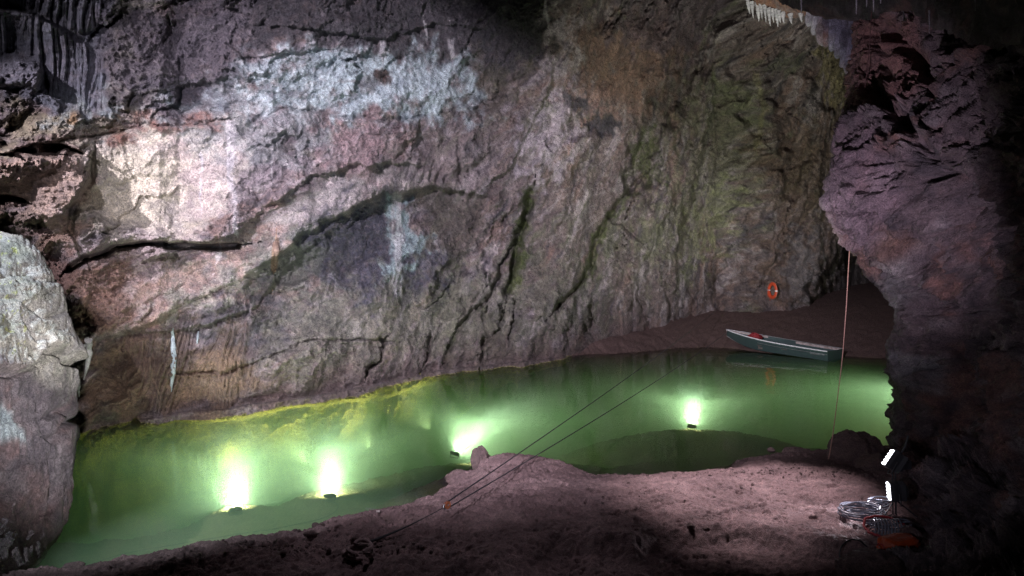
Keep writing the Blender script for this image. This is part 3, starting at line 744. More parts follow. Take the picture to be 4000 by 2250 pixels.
TP = np.stack([TX, TY, TZ], -1)
tn1 = fbm(TX * 1.2, TY * 1.2, 500, 4); tn2 = fbm(TX * 4, TY * 4, 510, 3)
tc = np.zeros(TX.shape + (3,)) + np.array((0.21, 0.138, 0.138))
tc = cmix(tc, (0.27, 0.185, 0.182), sstep(0.0, 0.3, tn1) * 0.8)
tc = cmix(tc, (0.14, 0.09, 0.09), sstep(0.0, 0.3, -tn1) * 0.7)
tc = cmix(tc, (0.08, 0.055, 0.05), sstep(0.05, 0.3, tn2) * 0.3)
tc = cmix(tc, (0.09, 0.058, 0.052), 0.75 * sstep(0.10, 0.01, TZ + 0.05 * tn1))
tc = cmix(tc, (0.115, 0.074, 0.066), 0.85 * sstep(22, 26, TY))
tc = cmix(tc, (0.24, 0.22, 0.10), sstep(0.0, -0.12, TZ))
ground = grid_mesh('ground', TP, M_mud, np.clip(tc, 0.01, 0.8), flip=True)
tag(ground, kind='structure')
def ground_hit(px, py, zoff=0.0):
    a, e = ray(px, py)
    Y = np.arange(6.0, 60.0, 0.02)
    z = ground_z(a * Y, Y) + zoff
    k = np.argmax(CAMZ + e * Y < z)
    Yh = Y[k]
    return Vector((float(a * Yh), float(Yh), float(ground_z(np.array([a * Yh]), np.array([Yh]))[0])))
def gz(x, y):
    return float(ground_z(np.array([x]), np.array([y]))[0])

#--WATER--
def water():
    mb = MB()
    x0, x1, y0, y1, z1 = -40, 60, 5.0, 90, -5.0
    mb.add([(x0, y0, 0), (x1, y0, 0), (x1, y1, 0), (x0, y1, 0), (x0, y0, z1), (x1, y0, z1), (x1, y1, z1), (x0, y1, z1)],
           [(0, 1, 2, 3), (7, 6, 5, 4), (0, 4, 5, 1), (1, 5, 6, 2), (2, 6, 7, 3), (3, 7, 4, 0)])
    m, nt, out = newmat('pool_water')
    geo = N(nt, 'ShaderNodeNewGeometry'); P = geo.outputs['Position']
    n1 = noise_node(nt, P, 1.2, 3, 0.5); n2_ = noise_node(nt, P, 6.0, 2, 0.5)
    rp = vpt(1805, 1722, float(at_z(1805, 1722)[1]))
    dd = nt.nodes.new('ShaderNodeVectorMath'); dd.operation = 'DISTANCE'; nt.links.new(P, dd.inputs[0]); dd.inputs[1].default_value = rp
    def mth(op, a, b=None, c=None):
        n = nt.nodes.new('ShaderNodeMath'); n.operation = op
        for i, v in enumerate((a, b, c)):
            if v is None: continue
            if isinstance(v, (int, float)): n.inputs[i].default_value = v
            else: nt.links.new(v, n.inputs[i])
        return n.outputs[0]
    r = dd.outputs['Value']
    g = mth('MULTIPLY', mth('SINE', mth('MULTIPLY', r, 95.0)), mth('EXPONENT', mth('MULTIPLY', mth('POWER', mth('ABSOLUTE', mth('DIVIDE', mth('SUBTRACT', r, 0.20), 0.05)), 2.0), -1.0)))
    hgt = mth('ADD', mth('MULTIPLY', n1.outputs[0], 0.012), mth('MULTIPLY', n2_.outputs[0], 0.0010))
    hgt = mth('ADD', hgt, mth('MULTIPLY', g, 0.0035))
    bp = N(nt, 'ShaderNodeBump'); bp.inputs['Distance'].default_value = 1.0; bp.inputs['Strength'].default_value = 1.0
    nt.links.new(hgt, bp.inputs['Height'])
    fr = N(nt, 'ShaderNodeFresnel'); fr.inputs['IOR'].default_value = 1.33; nt.links.new(bp.outputs[0], fr.inputs['Normal'])
    tr = N(nt, 'ShaderNodeBsdfTransparent')
    gl = N(nt, 'ShaderNodeBsdfGlossy'); gl.inputs['Roughness'].default_value = 0.03; nt.links.new(bp.outputs[0], gl.inputs['Normal'])
    mx = N(nt, 'ShaderNodeMixShader'); nt.links.new(fr.outputs[0], mx.inputs[0]); nt.links.new(tr.outputs[0], mx.inputs[1]); nt.links.new(gl.outputs[0], mx.inputs[2])
    nt.links.new(mx.outputs[0], out.inputs['Surface'])
    sc = N(nt, 'ShaderNodeVolumeScatter'); sc.inputs['Color'].default_value = (0.66, 1.0, 0.66, 1); sc.inputs['Density'].default_value = 0.26; sc.inputs['Anisotropy'].default_value = 0.1
    ab = N(nt, 'ShaderNodeVolumeAbsorption'); ab.inputs['Color'].default_value = (0.40, 0.98, 0.30, 1); ab.inputs['Density'].default_value = 0.15
    ad = N(nt, 'ShaderNodeAddShader'); nt.links.new(sc.outputs[0], ad.inputs[0]); nt.links.new(ab.outputs[0], ad.inputs[1])
    nt.links.new(ad.outputs[0], out.inputs['Volume'])
    o = mb.build('water', m, smooth=False)
    tag(o, kind='structure')
water()
#--RELIEFS--
def grid_normals(P):
    du = np.gradient(P, axis=1); dv = np.gradient(P, axis=0)
    n = np.cross(du, dv); return n / (np.linalg.norm(n, axis=-1, keepdims=True) + 1e-9)
def resample(P, Y, n):
    P = np.array(P, float); d = np.r_[0, np.cumsum(np.hypot(*np.diff(P, axis=0).T))]
    t = np.linspace(0, d[-1], n)
    return np.stack([np.interp(t, d, P[:, 0]), np.interp(t, d, P[:, 1])], 1), np.interp(t, d, Y)
def smooth1(a, k=9):
    ker = np.hanning(k + 2)[1:-1]; ker /= ker.sum()
    pad = np.pad(a, (k // 2, k // 2), mode='edge'); return np.convolve(pad, ker, 'valid')
def relief(name, sil, YQ, spn, YS, nt, nu, back=2.5, round_=0.9, amp=0.3, seed=0, freq=1.0, mat=None, colfn=None, dfn=None, aniso=(1, 1, 1), umin=-0.16, curve=0.0):
    Q, yq = resample(sil, YQ, nt)
    yq = smooth1(yq, 15)
    k = np.linspace(0, 1, nt)
    SP = np.array(spn, float)
    d = np.r_[0, np.cumsum(np.hypot(*np.diff(SP, axis=0).T))]; d /= d[-1]
    SX = np.interp(k, d, SP[:, 0]); SY = np.interp(k, d, SP[:, 1]); ys = np.interp(k, np.linspace(0, 1, len(YS)), YS)
    u = np.concatenate([np.linspace(umin, 0, nu // 8, endpoint=False), np.linspace(0, 1, nu) ** 1.1])
    U, K = np.meshgrid(u, k)
    e = 0.012
    G = np.sqrt(U * U + e * e) - e
    px = Q[:, :1] + (SX[:, None] - Q[:, :1]) * G; py = Q[:, 1:] + (SY[:, None] - Q[:, 1:]) * G
    lin = yq[:, None] + (ys - yq)[:, None] * np.clip(U, 0, 1)
    Y = lin - round_ * (1 - np.exp(-np.clip(U, 0, 1) / 0.10)) + back * (1 - np.exp(np.clip(U, -1, 0) / 0.06)) - curve * np.sin(np.clip(U, 0, 1) * math.pi)
    P = pt(px, py, Y)
    nrm = grid_normals(P)
    view = P - np.array([0, 0, CAMZ])
    front = nrm[:, nu // 3:].reshape(-1, 3); vf = view[:, nu // 3:].reshape(-1, 3)
    if (front * vf).sum(1).mean() > 0: nrm = -nrm; flip = True
    else: flip = False
    q = P * np.array(aniso) * freq
    wv = np.stack([fbm3(q * 0.7 + 5, seed, 3), fbm3(q * 0.7 - 7, seed + 20, 3), fbm3(q * 0.7 + 17, seed + 30, 3)], -1)
    qq = q + 0.6 * wv
    dsp = 1.5 * fbm3(qq * 0.5, seed + 1, 3) + 0.9 * (0.5 - np.abs(n3(qq * 1.1, seed + 2))) * 0.8 + 0.60 * fbm3(qq * 2.2, seed + 3, 4, 0.65) + 0.34 * (0.5 - np.abs(n3(qq * np.array([3.5, 3.5, 6.5]), seed + 4))) + 0.22 * (0.5 - np.abs(n3(qq * 9, seed + 6))) + 0.10 * n3(qq * 20, seed + 7)
    f1, f2, pl = worley(qq[..., 0] * 1.1 + qq[..., 1] * 0.9, qq[..., 2] * 1.5, seed + 5)
    dsp = dsp + 0.40 * pl - 0.25 * np.exp(-((f2 - f1) / 0.08) ** 2)
    f1, f2, pl = worley(qq[..., 0] * 3.1 + qq[..., 1] * 2.4, qq[..., 2] * 4.1, seed + 8)
    dsp = dsp + 0.26 * pl
    dsp = dsp * amp
    dsp = dsp - dsp.mean()
    dsp = dsp * (0.42 + 0.58 * sstep(0.0, 0.08, np.abs(U)))
    ch = Chart(px, py)
    if dfn is not None: dsp = dfn(ch, P, dsp)
    P2 = P + nrm * dsp[..., None]
    cols_ = colfn(ch, P2, dsp) if colfn else None
    o = grid_mesh(name, P2, mat or M_pillar, None if cols_ is None else np.clip(cols_, 0.008, 0.8), flip=flip)
    return o, px, py, P2
def rockcol(P, seed, base=(0.155, 0.12, 0.12)):
    c = np.zeros(P.shape) + np.array(base)
    a = fbm3(P * 0.8, seed, 4, 0.6); b = fbm3(P * 1.4 + 9, seed + 5, 4, 0.6); d = fbm3(P * 3 + 2, seed + 9, 3, 0.6)
    c = cmix(c, (0.22, 0.125, 0.11), sstep(0.0, 0.25, a)); c = cmix(c, (0.24, 0.21, 0.22), 0.7 * sstep(0.05, 0.3, b))
    c = cmix(c, (0.055, 0.05, 0.06), 0.7 * sstep(0.05, 0.3, -b)); c = cmix(c, (0.08, 0.06, 0.06), 0.4 * sstep(0.0, 0.3, d))
    return c
def dl(ch, poly, wid, dep, dsp, wn=0):
    d, sel = ch.dist(poly, False, wid * 4, wn, wn)
    return dsp - np.where(sel, dep * np.exp(-np.abs(d / wid) ** 2.2), 0)
# -- the great rock buttress on the right
def pil_d(ch, P, dsp):
    wn = 40 * fbm3(P * 0.9, 610, 3)
    dsp = dl(ch, [(3400, 330), (3450, 400), (3520, 460), (3580, 530), (3610, 620), (3590, 700), (3520, 780)], 30, 0.35, dsp, wn)
    dsp = dl(ch, [(3470, 130), (3540, 190), (3600, 260), (3630, 330)], 26, 0.5, dsp, wn)
    dsp = dl(ch, [(3390, 120), (3440, 200), (3440, 300)], 20, 0.4, dsp, wn)
    dsp = dl(ch, [(3640, 700), (3700, 800), (3770, 950), (3760, 1100)], 40, 0.5, dsp, wn)
    dsp = dl(ch, [(3560, 980), (3600, 1060), (3600, 1130), (3640, 1230)], 26, 0.4, dsp, wn)
    dsp = dl(ch, [(3600, 1180), (3620, 1400), (3650, 1600), (3630, 1760)], 40, 0.6, dsp, wn)
    d, sel = ch.dist([(3620, 1240), (3760, 1180), (3830, 1320), (3800, 1700), (3680, 1750)], True, 90, wn, wn)
    dsp = dsp - 0.5 * np.where(sel, sstep(-40, 40, d), 0)
    d, sel = ch.dist([(3250, 470), (3400, 420), (3560, 560), (3540, 760), (3400, 960), (3280, 900), (3210, 700)], True, 90, wn, wn)
    return dsp
def pil_c(ch, P, dsp):
    c = rockcol(P, 620, (0.15, 0.115, 0.125))
    wn = 50 * fbm3(P * 0.9, 640, 3)
    def st(poly, cc, am, soft=40):
        nonlocal c
        d, sel = ch.dist(poly, True, soft * 2, wn, wn); nn = fbm3(P * 3, 650, 3)
        c = cmix(c, cc, am * np.where(sel, sstep(-soft, soft, d + nn * soft), 0))
    st([(3330, 70), (3600, 60), (3640, 330), (3500, 420), (3300, 430)], (0.24, 0.125, 0.11), 0.8)
    st([(3440, 880), (3560, 900), (3560, 1000), (3450, 1020)], (0.25, 0.14, 0.10), 0.6)
    st([(3440, 1000), (3560, 1000), (3540, 1220), (3500, 1250)], (0.26, 0.26, 0.26), 0.6)
    st([(3510, 1380), (3600, 1400), (3590, 1520), (3540, 1500)], (0.42, 0.42, 0.46), 0.6, 20)
    st([(3450, 1440), (3530, 1500), (3520, 1600), (3450, 1600)], (0.12, 0.13, 0.07), 0.6, 20)
    st([(3260, 560), (3420, 520), (3520, 800), (3350, 1000), (3250, 800)], (0.27, 0.20, 0.23), 0.7)
    return c
pil_sil = [(3352, -260), (3345, 40), (3340, 120), (3330, 250), (3305, 350), (3296, 435), (3268, 540), (3252, 640), (3250, 705), (3243, 790), (3281, 862), (3304, 924), (3338, 965), (3385, 1040), (3438, 1102), (3470, 1148), (3512, 1198), (3512, 1280), (3486, 1358), (3486, 1459), (3473, 1590), (3486, 1668), (3484, 1726), (3540, 1790), (3545, 1880), (3540, 1979), (3536, 2080), (3480, 2140), (3350, 2245), (3240, 2330), (3150, 2420)]
pil_Y = [17.5, 17, 16.8, 16.5, 16, 15.6, 15, 14.6, 14.5, 14.5, 14.6, 14.8, 14.9, 15, 15, 15, 15, 15, 15, 15, 15, 15, 14.6, 12.6, 12, 11.4, 10.6, 9.7, 8.5, 7.8, 7]
pil, _, _, PilP = relief('rock_buttress', pil_sil, pil_Y, [(4600, -700), (4600, 900), (4600, 2900)], [8.5, 6.5, 4.6], 560, 230, 2.6, 0.9, 0.46, 600, 1.0, M_pillar, pil_c, pil_d)
tag(pil, 'huge dark rock buttress filling the right side, purple bulge on its upper left edge', 'rock buttress')
# -- pale boulder-like outcrop on the left
def out_d(ch, P, dsp):
    wn = 30 * fbm3(P * 0.9, 710, 3)
    px, py = ch.px, ch.py
    fl = np.abs(np.sin((px + 60 * fbm3(P * np.array([1.5, 1.5, 0.5]), 715, 3)) / 24.0 * math.pi)) ** 0.6
    m = sstep(1380, 1480, py) * sstep(2150, 2000, py)
    dsp = dsp * 0.75 + 0.075 * fl * (0.4 + 0.6 * m) * sstep(-0.2, 0.3, fbm3(P * 0.8 + 3, 716, 2) + 0.1)
    dsp = dl(ch, [(-60, 1470), (60, 1470), (130, 1430), (175, 1370), (240, 1390)], 11, 0.14, dsp, wn * 0.5)
    d, sel = ch.dist([(-100, 1460), (60, 1460), (130, 1420), (180, 1370), (300, 1420)], False, 200, wn, wn)
    dsp = dsp + np.where(sel, np.where(d < 0, 0.22 * np.exp(d / 160), 0) * sstep(3, -6, d), 0)
    dsp = dl(ch, [(-40, 1155), (60, 1170), (120, 1210), (150, 1250), (230, 1225)], 9, 0.06, dsp, wn * 0.5)
    dsp = dl(ch, [(80, 1260), (110, 1330), (150, 1330), (165, 1420)], 9, 0.07, dsp, wn * 0.5)
    dsp = dl(ch, [(190, 1620), (250, 1590), (300, 1640)], 14, 0.15, dsp, wn * 0.4)
    dsp = dl(ch, [(165, 1640), (175, 1700), (210, 1720), (250, 1660), (290, 1640)], 13, 0.18, dsp, wn * 0.4)
    dsp = dl(ch, [(235, 1370), (250, 1420), (290, 1430)], 10, 0.12, dsp, wn * 0.4)
    dsp = dl(ch, [(200, 1800), (210, 1900), (190, 2000)], 9, 0.15, dsp, wn * 0.4)
    return dsp
def out_c(ch, P, dsp):
    c = rockcol(P, 720, (0.20, 0.18, 0.20))
    wn = 45 * fbm3(P * 1.3, 740, 3); px, py = ch.px, ch.py
    nn = fbm3(P * 2.5, 744, 4, 0.6)
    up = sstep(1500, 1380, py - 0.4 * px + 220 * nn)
    c = cmix(c, (0.36, 0.36, 0.33), up * 0.95)  # pale upper rock, its lit look painted into the colour
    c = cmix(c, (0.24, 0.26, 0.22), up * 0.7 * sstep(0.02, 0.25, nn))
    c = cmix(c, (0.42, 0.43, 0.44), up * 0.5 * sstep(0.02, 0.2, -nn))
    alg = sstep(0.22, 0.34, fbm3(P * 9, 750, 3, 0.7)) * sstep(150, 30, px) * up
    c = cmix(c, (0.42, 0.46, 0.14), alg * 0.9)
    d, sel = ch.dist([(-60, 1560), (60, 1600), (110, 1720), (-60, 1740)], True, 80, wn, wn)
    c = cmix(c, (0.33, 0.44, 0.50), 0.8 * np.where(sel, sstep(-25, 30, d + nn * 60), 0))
    c = cmix(c, (0.10, 0.095, 0.12), 0.6 * sstep(1420, 1560, py) * (1 - sstep(-25, 30, d)))  # lower part darkened in the colour where less light falls
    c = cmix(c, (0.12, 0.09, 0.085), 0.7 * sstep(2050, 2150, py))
    return c
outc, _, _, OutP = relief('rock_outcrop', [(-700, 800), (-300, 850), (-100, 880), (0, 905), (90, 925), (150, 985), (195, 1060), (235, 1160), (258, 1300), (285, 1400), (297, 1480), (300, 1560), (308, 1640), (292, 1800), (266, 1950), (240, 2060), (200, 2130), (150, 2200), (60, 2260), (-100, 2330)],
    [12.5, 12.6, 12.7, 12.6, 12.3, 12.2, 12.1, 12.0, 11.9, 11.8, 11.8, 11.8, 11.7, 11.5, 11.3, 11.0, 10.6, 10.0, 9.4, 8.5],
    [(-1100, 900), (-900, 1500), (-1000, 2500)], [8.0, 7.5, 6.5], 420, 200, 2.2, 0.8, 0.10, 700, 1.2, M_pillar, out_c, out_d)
tag(outc, 'pale rounded limestone outcrop at the left edge, brightly lit on top and dark below', 'rock outcrop')
# -- low dark ceiling at the upper right
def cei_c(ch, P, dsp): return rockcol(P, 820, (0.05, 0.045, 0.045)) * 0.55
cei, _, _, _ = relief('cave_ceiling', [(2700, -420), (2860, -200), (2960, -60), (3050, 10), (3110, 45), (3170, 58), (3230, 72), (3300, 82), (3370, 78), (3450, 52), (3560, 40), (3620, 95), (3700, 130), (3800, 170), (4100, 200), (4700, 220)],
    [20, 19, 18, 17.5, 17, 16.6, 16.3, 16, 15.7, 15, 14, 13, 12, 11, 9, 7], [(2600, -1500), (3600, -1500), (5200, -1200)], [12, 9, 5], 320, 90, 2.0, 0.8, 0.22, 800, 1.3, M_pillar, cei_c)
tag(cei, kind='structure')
# -- reddish slab with a fringe, bluish curtain
def red_c(ch, P, dsp): return rockcol(P, 840, (0.30, 0.15, 0.10))
slab, _, _, SlabP = relief('rock_slab', [(2800, -160), (2890, -60), (2918, 5), (2950, 28), (3000, 48), (3050, 64), (3110, 72), (3160, 62), (3200, 80), (3240, 60), (3300, 20)],
    [23, 22.5, 22, 21.5, 21, 20.5, 20, 19.6, 19.3, 19, 18.8], [(2950, -700), (3300, -500)], [15, 14], 130, 40, 1.5, 0.4, 0.12, 830, 1.5, M_pillar, red_c)
tag(slab, 'reddish brown ceiling slab fringed with white stalactites at the top right', 'rock slab')
def blu_c(ch, P, dsp):
    c = rockcol(P, 860, (0.24, 0.24, 0.31)); return cmix(c, (0.45, 0.43, 0.50), sstep(3250, 3200, ch.px))
def blu_d(ch, P, dsp):
    return dsp * 0.5 + 0.22 * np.abs(np.sin((ch.px + 10 * fbm3(P, 866, 2)) / 22 * math.pi)) ** 0.7
curt, _, _, _ = relief('flowstone_curtain', [(3160, -60), (3168, 48), (3176, 60), (3180, 82), (3196, 105), (3210, 118), (3218, 145), (3240, 150), (3275, 180), (3300, 215), (3318, 250), (3326, 282), (3345, 262), (3370, 230)],
    [19, 18.8, 18.7, 18.6, 18.5, 18.4, 18.2, 18.0, 17.8, 17.6, 17.5, 17.4, 17.4, 17.3], [(3250, -300), (3400, -200), (3460, 60)], [17.5, 17, 17], 150, 60, 0.5, 0.3, 0.12, 850, 1.5, M_pillar, blu_c, blu_d)
tag(curt, 'bluish white flowstone curtain with a pointed tip hanging beside the reddish slab', 'flowstone')

#--STALACTITES AND DRIPSTONE--
M_calc = rock_material('white_calcite', attr=False, base=(0.36, 0.355, 0.39), k=3, bumpd=0.01, var=0.3)
M_calcw = rock_material('wet_bluish_calcite', attr=False, base=(0.30, 0.36, 0.38), k=3, bumpd=0.02, var=0.35)
def dripstone(name, pts, rad, mat, label, cat, off=0.05, group=None, Y=None, flat=1.0):
    rs = random.Random(len(label) * 7 + int(pts[0][0]))
    n = 26; P = []; rr = []
    T = np.linspace(0, 1, n); k = np.linspace(0, 1, len(pts))
    xs = np.interp(T, k, [p[0] for p in pts]); ys = np.interp(T, k, [p[1] for p in pts]); r = np.interp(T, np.linspace(0, 1, len(rad)), rad)
    yy = smooth1(np.array([(wall_Y(x, y) if Y is None else Y) for x, y in zip(xs, ys)]), 9) - off
    for i in range(n):
        m = yy[i] / FOC
        P.append(vpt(xs[i] + rs.uniform(-1, 1) * 0.8, ys[i], yy[i])); rr.append(max(0.004, r[i] * m * rs.uniform(0.85, 1.15)))
    mb = MB(); mb.tube(P, rr, 12)
    o = mb.build(name, mat, loc=P[0]); tag(o, label, cat, group)
    return o
dripstone('stalactite', [(345, 1328), (348, 1380), (338, 1440), (327, 1482)], [13, 11, 7, 2], M_calc, 'long white stalactite hanging in front of brown rock just right of the left outcrop', 'stalactite', 0.3)
dripstone('stalactite', [(330, 1345), (322, 1375), (316, 1400)], [5, 4, 1.5], M_calc, 'short thin stalactite just left of the long white stalactite', 'stalactite', 0.3)
dripstone('stalactite', [(314, 1485), (307, 1520), (308, 1550)], [3, 5, 2], M_calc, 'small white stalactite low beside the edge of the left outcrop', 'stalactite', 0.3)
dripstone('flowstone_cascade', [(673, 1282), (676, 1330), (680, 1400), (676, 1450), (668, 1530)], [4, 8, 11, 9, 3], M_calcw, 'glistening bluish white flowstone cascade on the dark lower left wall', 'flowstone', 0.03)
dripstone('flowstone_cascade', [(775, 1295), (773, 1318), (770, 1342)], [3, 5, 2], M_calcw, 'tiny white flowstone streak right of the bluish cascade', 'flowstone', 0.05)
dripstone('flowstone_cascade', [(1078, 950), (1080, 985), (1076, 1035)], [13, 12, 4], rock_material('brown_flowstone', attr=False, base=(0.19, 0.13, 0.10), k=3, bumpd=0.02), 'small brown flowstone tongue on the diagonal slab edge', 'flowstone', 0.05)
fr = [(2926, 18, 38), (2940, 30, 42), (2962, 25, 62), (2975, 34, 44), (2990, 42, 48), (3006, 52, 52), (3020, 58, 32), (3036, 58, 50), (3046, 66, 24), (3060, 70, 22), (3090, 76, 18), (3130, 70, 18)]
frl = ['leftmost white stalactite of the fringe under the reddish slab', 'second white stalactite from the left under the reddish slab', 'longest white stalactite of the fringe under the reddish slab', 'stalactite right beside the longest one under the reddish slab', 'fifth stalactite from the left under the reddish slab', 'sixth stalactite from the left, broad and grey, under the reddish slab',
       'short stalactite near the middle of the slab fringe', 'white pointed stalactite right of the fringe middle', 'stubby stalactite fourth from the right under the slab', 'stubby stalactite third from the right under the slab', 'stubby stalactite second from the right under the slab', 'rightmost stubby stalactite under the reddish slab']
for (x, y, l), lb in zip(fr, frl):
    Yf = float(np.interp(x, [2918, 3000, 3110, 3200], [21.6, 20.6, 19.7, 19.0]))
    dripstone('stalactite', [(x - 2, y - 22), (x, y + l * 0.35), (x + 3, y + l * 0.95)], [11, 4 + (x * 7 % 5), 0.8], M_calc, lb, 'stalactite', 0.0, 'stalactites fringing the reddish slab', Yf)
for q, (x, y, l, lb) in enumerate([(3165, 48, 22, 'tiny stalactite at the top left corner of the bluish curtain'), (3173, 55, 20, 'tiny stalactite right at the tip row of the bluish curtain')]):
    dripstone('stalactite', [(x, y - 14), (x, y + 6), (x + 1, y + l)], [4, 3, 0.8], M_calc, lb, 'stalactite', 0.0, None, 18.4)
dk = [(3385, 0, 28), (3412, 0, 46), (3345, 20, 38), (3630, 60, 70), (3810, 0, 42), (3130, 20, 34), (3440, 0, 14)]
dkl = ['faint thin straw left of the two longer straws on the dark ceiling', 'thin straw hanging above the dark hanging rope', 'thin straw on the lower lip of the dark ceiling', 'bluish straw above the right buttress', 'lone faint straw at the far right of the dark ceiling', 'short straw beside the reddish slab on the dark ceiling', 'very short straw at the top of the dark ceiling']
for (x, y, l), lb in zip(dk, dkl):
    dripstone('stalactite', [(x, y - 20), (x, y + l * 0.5), (x, y + l)], [3, 2, 0.8], M_calc, lb, 'stalactite', 0.0, 'thin straws on the dark ceiling', float(np.interp(x, [3100, 3450, 3700, 4000], [15.6, 13.6, 11, 9])))

#--BOULDERS--
def boulder(label, px, py, size, seed, z=None, Y=None, yaw=0.0, sub=5, mat=None, amp=0.35, name='boulder', loc=None):
    bm = bmesh.new(); bmesh.ops.create_icosphere(bm, subdivisions=sub, radius=1.0)
    V = np.array([v.co[:] for v in bm.verts])
    F = [[v.index for v in f.verts] for f in bm.faces]; bm.free()
    q = V * 1.1 + seed * 3.1
    r = 1 + amp * (0.9 * fbm3(q, seed, 3) + 0.5 * (0.4 - np.abs(n3(q * 2.0, seed + 2))) + 0.3 * fbm3(q * 4, seed + 3, 3, 0.6) + 0.10 * n3(q * 14, seed + 4))
    for k in range(9):                    # chipped planes
        rs = np.random.RandomState(seed * 10 + k); nn = rs.randn(3); nn /= np.linalg.norm(nn)
        dd = V @ nn; h = 0.72 + 0.2 * rs.rand()
        r = np.where(dd * r > h, r * (h / np.maximum(dd * r, 1e-6)) ** 0.8, r)
    V = V * r[:, None] * (np.array(size) / 2)
    c, s_ = math.cos(yaw), math.sin(yaw)
    V = np.stack([V[:, 0] * c - V[:, 1] * s_, V[:, 0] * s_ + V[:, 1] * c, V[:, 2]], 1)
    if loc is None:
        if Y is None:
            g = ground_hit(px, py); loc = Vector((g.x, g.y, g.z + size[2] * 0.22))
        else: loc = vpt(px, py, Y)
    mb = MB(); mb.add(V, F); o = mb.build(name, mat or M_boulder, smooth=False)
    me = o.data; me.polygons.foreach_set('use_smooth', np.ones(len(me.polygons), bool))
    o.location = loc; tag(o, label, 'stone' if max(size) < 0.3 else 'boulder')
    return o
boulder('largest boulder at the pool edge, beside the upper floodlight', 3345, 1790, (1.05, 1.3, 1.15), 3, Y=13.9, sub=6, amp=0.3)
boulder('rounded boulder leaning low between the large boulder and the lamps', 3405, 1850, (0.75, 0.9, 0.8), 14, Y=13.0, sub=6, amp=0.3)
boulder('rounded boulder where the hanging rope touches the ground', 3150, 1822, (0.72, 0.8, 0.5), 5, Y=14.2, sub=5, amp=0.3)
boulder('dark low boulder at the water edge behind the rope end', 3110, 1780, (0.8, 0.6, 0.3), 6, Y=15.2, sub=5)
boulder('small pinkish boulder alone at the water edge left of the rope', 2890, 1822, (0.33, 0.3, 0.28), 7, Y=14.3, sub=5)
boulder('grey stone on the dark shoreline right of the pinkish boulder', 3012, 1757, (0.16, 0.14, 0.12), 8, Y=15.4, sub=4)
boulder('jagged rock face at the end of the mud spit', 1878, 1805, (0.40, 0.66, 0.62), 9, Y=14.0, sub=6, amp=0.4)
boulder('knobbly boulder at the foot of the jagged rock face', 1880, 1855, (0.45, 0.5, 0.4), 10, Y=13.6, sub=5, amp=0.4)
boulder('round muddy stone below the jagged spit end, nearest the shore', 1848, 1888, (0.26, 0.24, 0.18), 11, Y=13.0, sub=4)
boulder('small muddy stone half in the water left of the round one', 1815, 1888, (0.14, 0.14, 0.12), 12, Y=13.0, sub=4)
boulder('flat brownish stone just under the water by the spit', 1790, 1850, (0.34, 0.3, 0.16), 13, Y=13.6, sub=4)
boulder('pointed pink stone lying in the dark gully', 1215, 2093, (0.20, 0.15, 0.10), 15, Y=None, sub=4)
boulder('pale stone at the lower left corner of the mud bank', 440, 2235, (0.9, 0.5, 0.25), 16, Y=9.4, sub=5)
boulder('smaller stone resting behind the pale corner stone', 290, 2212, (0.3, 0.2, 0.15), 17, Y=9.7, sub=4)
boulder('pale angular rock low on the buttress beside the orange bag', 3558, 2095, (0.26, 0.3, 0.26), 18, Y=9.2, sub=5)
boulder('ragged dark rock in the bottom right foreground', 3400, 2235, (0.9, 0.8, 0.5), 19, Y=8.2, sub=6)
for (x, y, s_, sd, lb) in [(1152, 2076, .09, 21, 'small stone at the left side of the gully mouth'), (1168, 2078, .07, 22, 'smaller stone right beside the gully mouth stone'), (1232, 2056, .12, 23, 'pale stone on the far side of the gully mouth'), (1258, 2050, .08, 24, 'little stone next to the pale gully mouth stone'), (980, 2125, .10, 25, 'bright pebble in the gravel patch near the shore'),
                           (1108, 2165, .08, 26, 'pebble in the gravel below the gully'), (2700, 2065, .14, 27, 'stone on the worn mud ledge'), (2760, 2072, .1, 28, 'smaller stone on the worn mud ledge')]:
    boulder(lb, x, y, (s_, s_ * .9, s_ * .7), sd, sub=3, name='stone')

def gravel():
    rs = np.random.RandomState(5); mb = MB(); bm = bmesh.new(); bmesh.ops.create_icosphere(bm, subdivisions=1, radius=1.0)
    V = np.array([v.co[:] for v in bm.verts]); F = [[v.index for v in f.verts] for f in bm.faces]; bm.free()
    spots = [(980, 2125, 110, 28, 110), (1110, 2160, 90, 22, 90), (1560, 2010, 180, 40, 120), (1250, 2070, 80, 20, 60), (2000, 1850, 160, 30, 60), (2900, 1850, 300, 25, 110), (1500, 2160, 200, 40, 90), (700, 2190, 200, 25, 90), (3200, 1880, 160, 25, 60), (2600, 1960, 500, 60, 50)]
    for (cx, cy_, sx, sy, n) in spots:
        pxs = cx + sx * rs.randn(n) * .6; pys = cy_ + sy * rs.randn(n) * .6
        q = at_z(pxs, pys, 0.3); zz = ground_z(q[:, 0], q[:, 1])
        for k in range(n):
            if zz[k] < 0.02: continue
            r_ = 0.010 + 0.022 * rs.rand() ** 2.5; jit = 1 + 0.35 * rs.randn(len(V))[:, None] * .5
            mb.add(V * jit * r_ * (0.7 + .6 * rs.rand(3)) + np.array([q[k, 0], q[k, 1], zz[k] + r_ * .3]), F)
    o = mb.build('gravel', M_boulder, smooth=False); tag(o, 'loose gravel scattered over the wet mud bank', 'gravel', kind='stuff')
gravel()
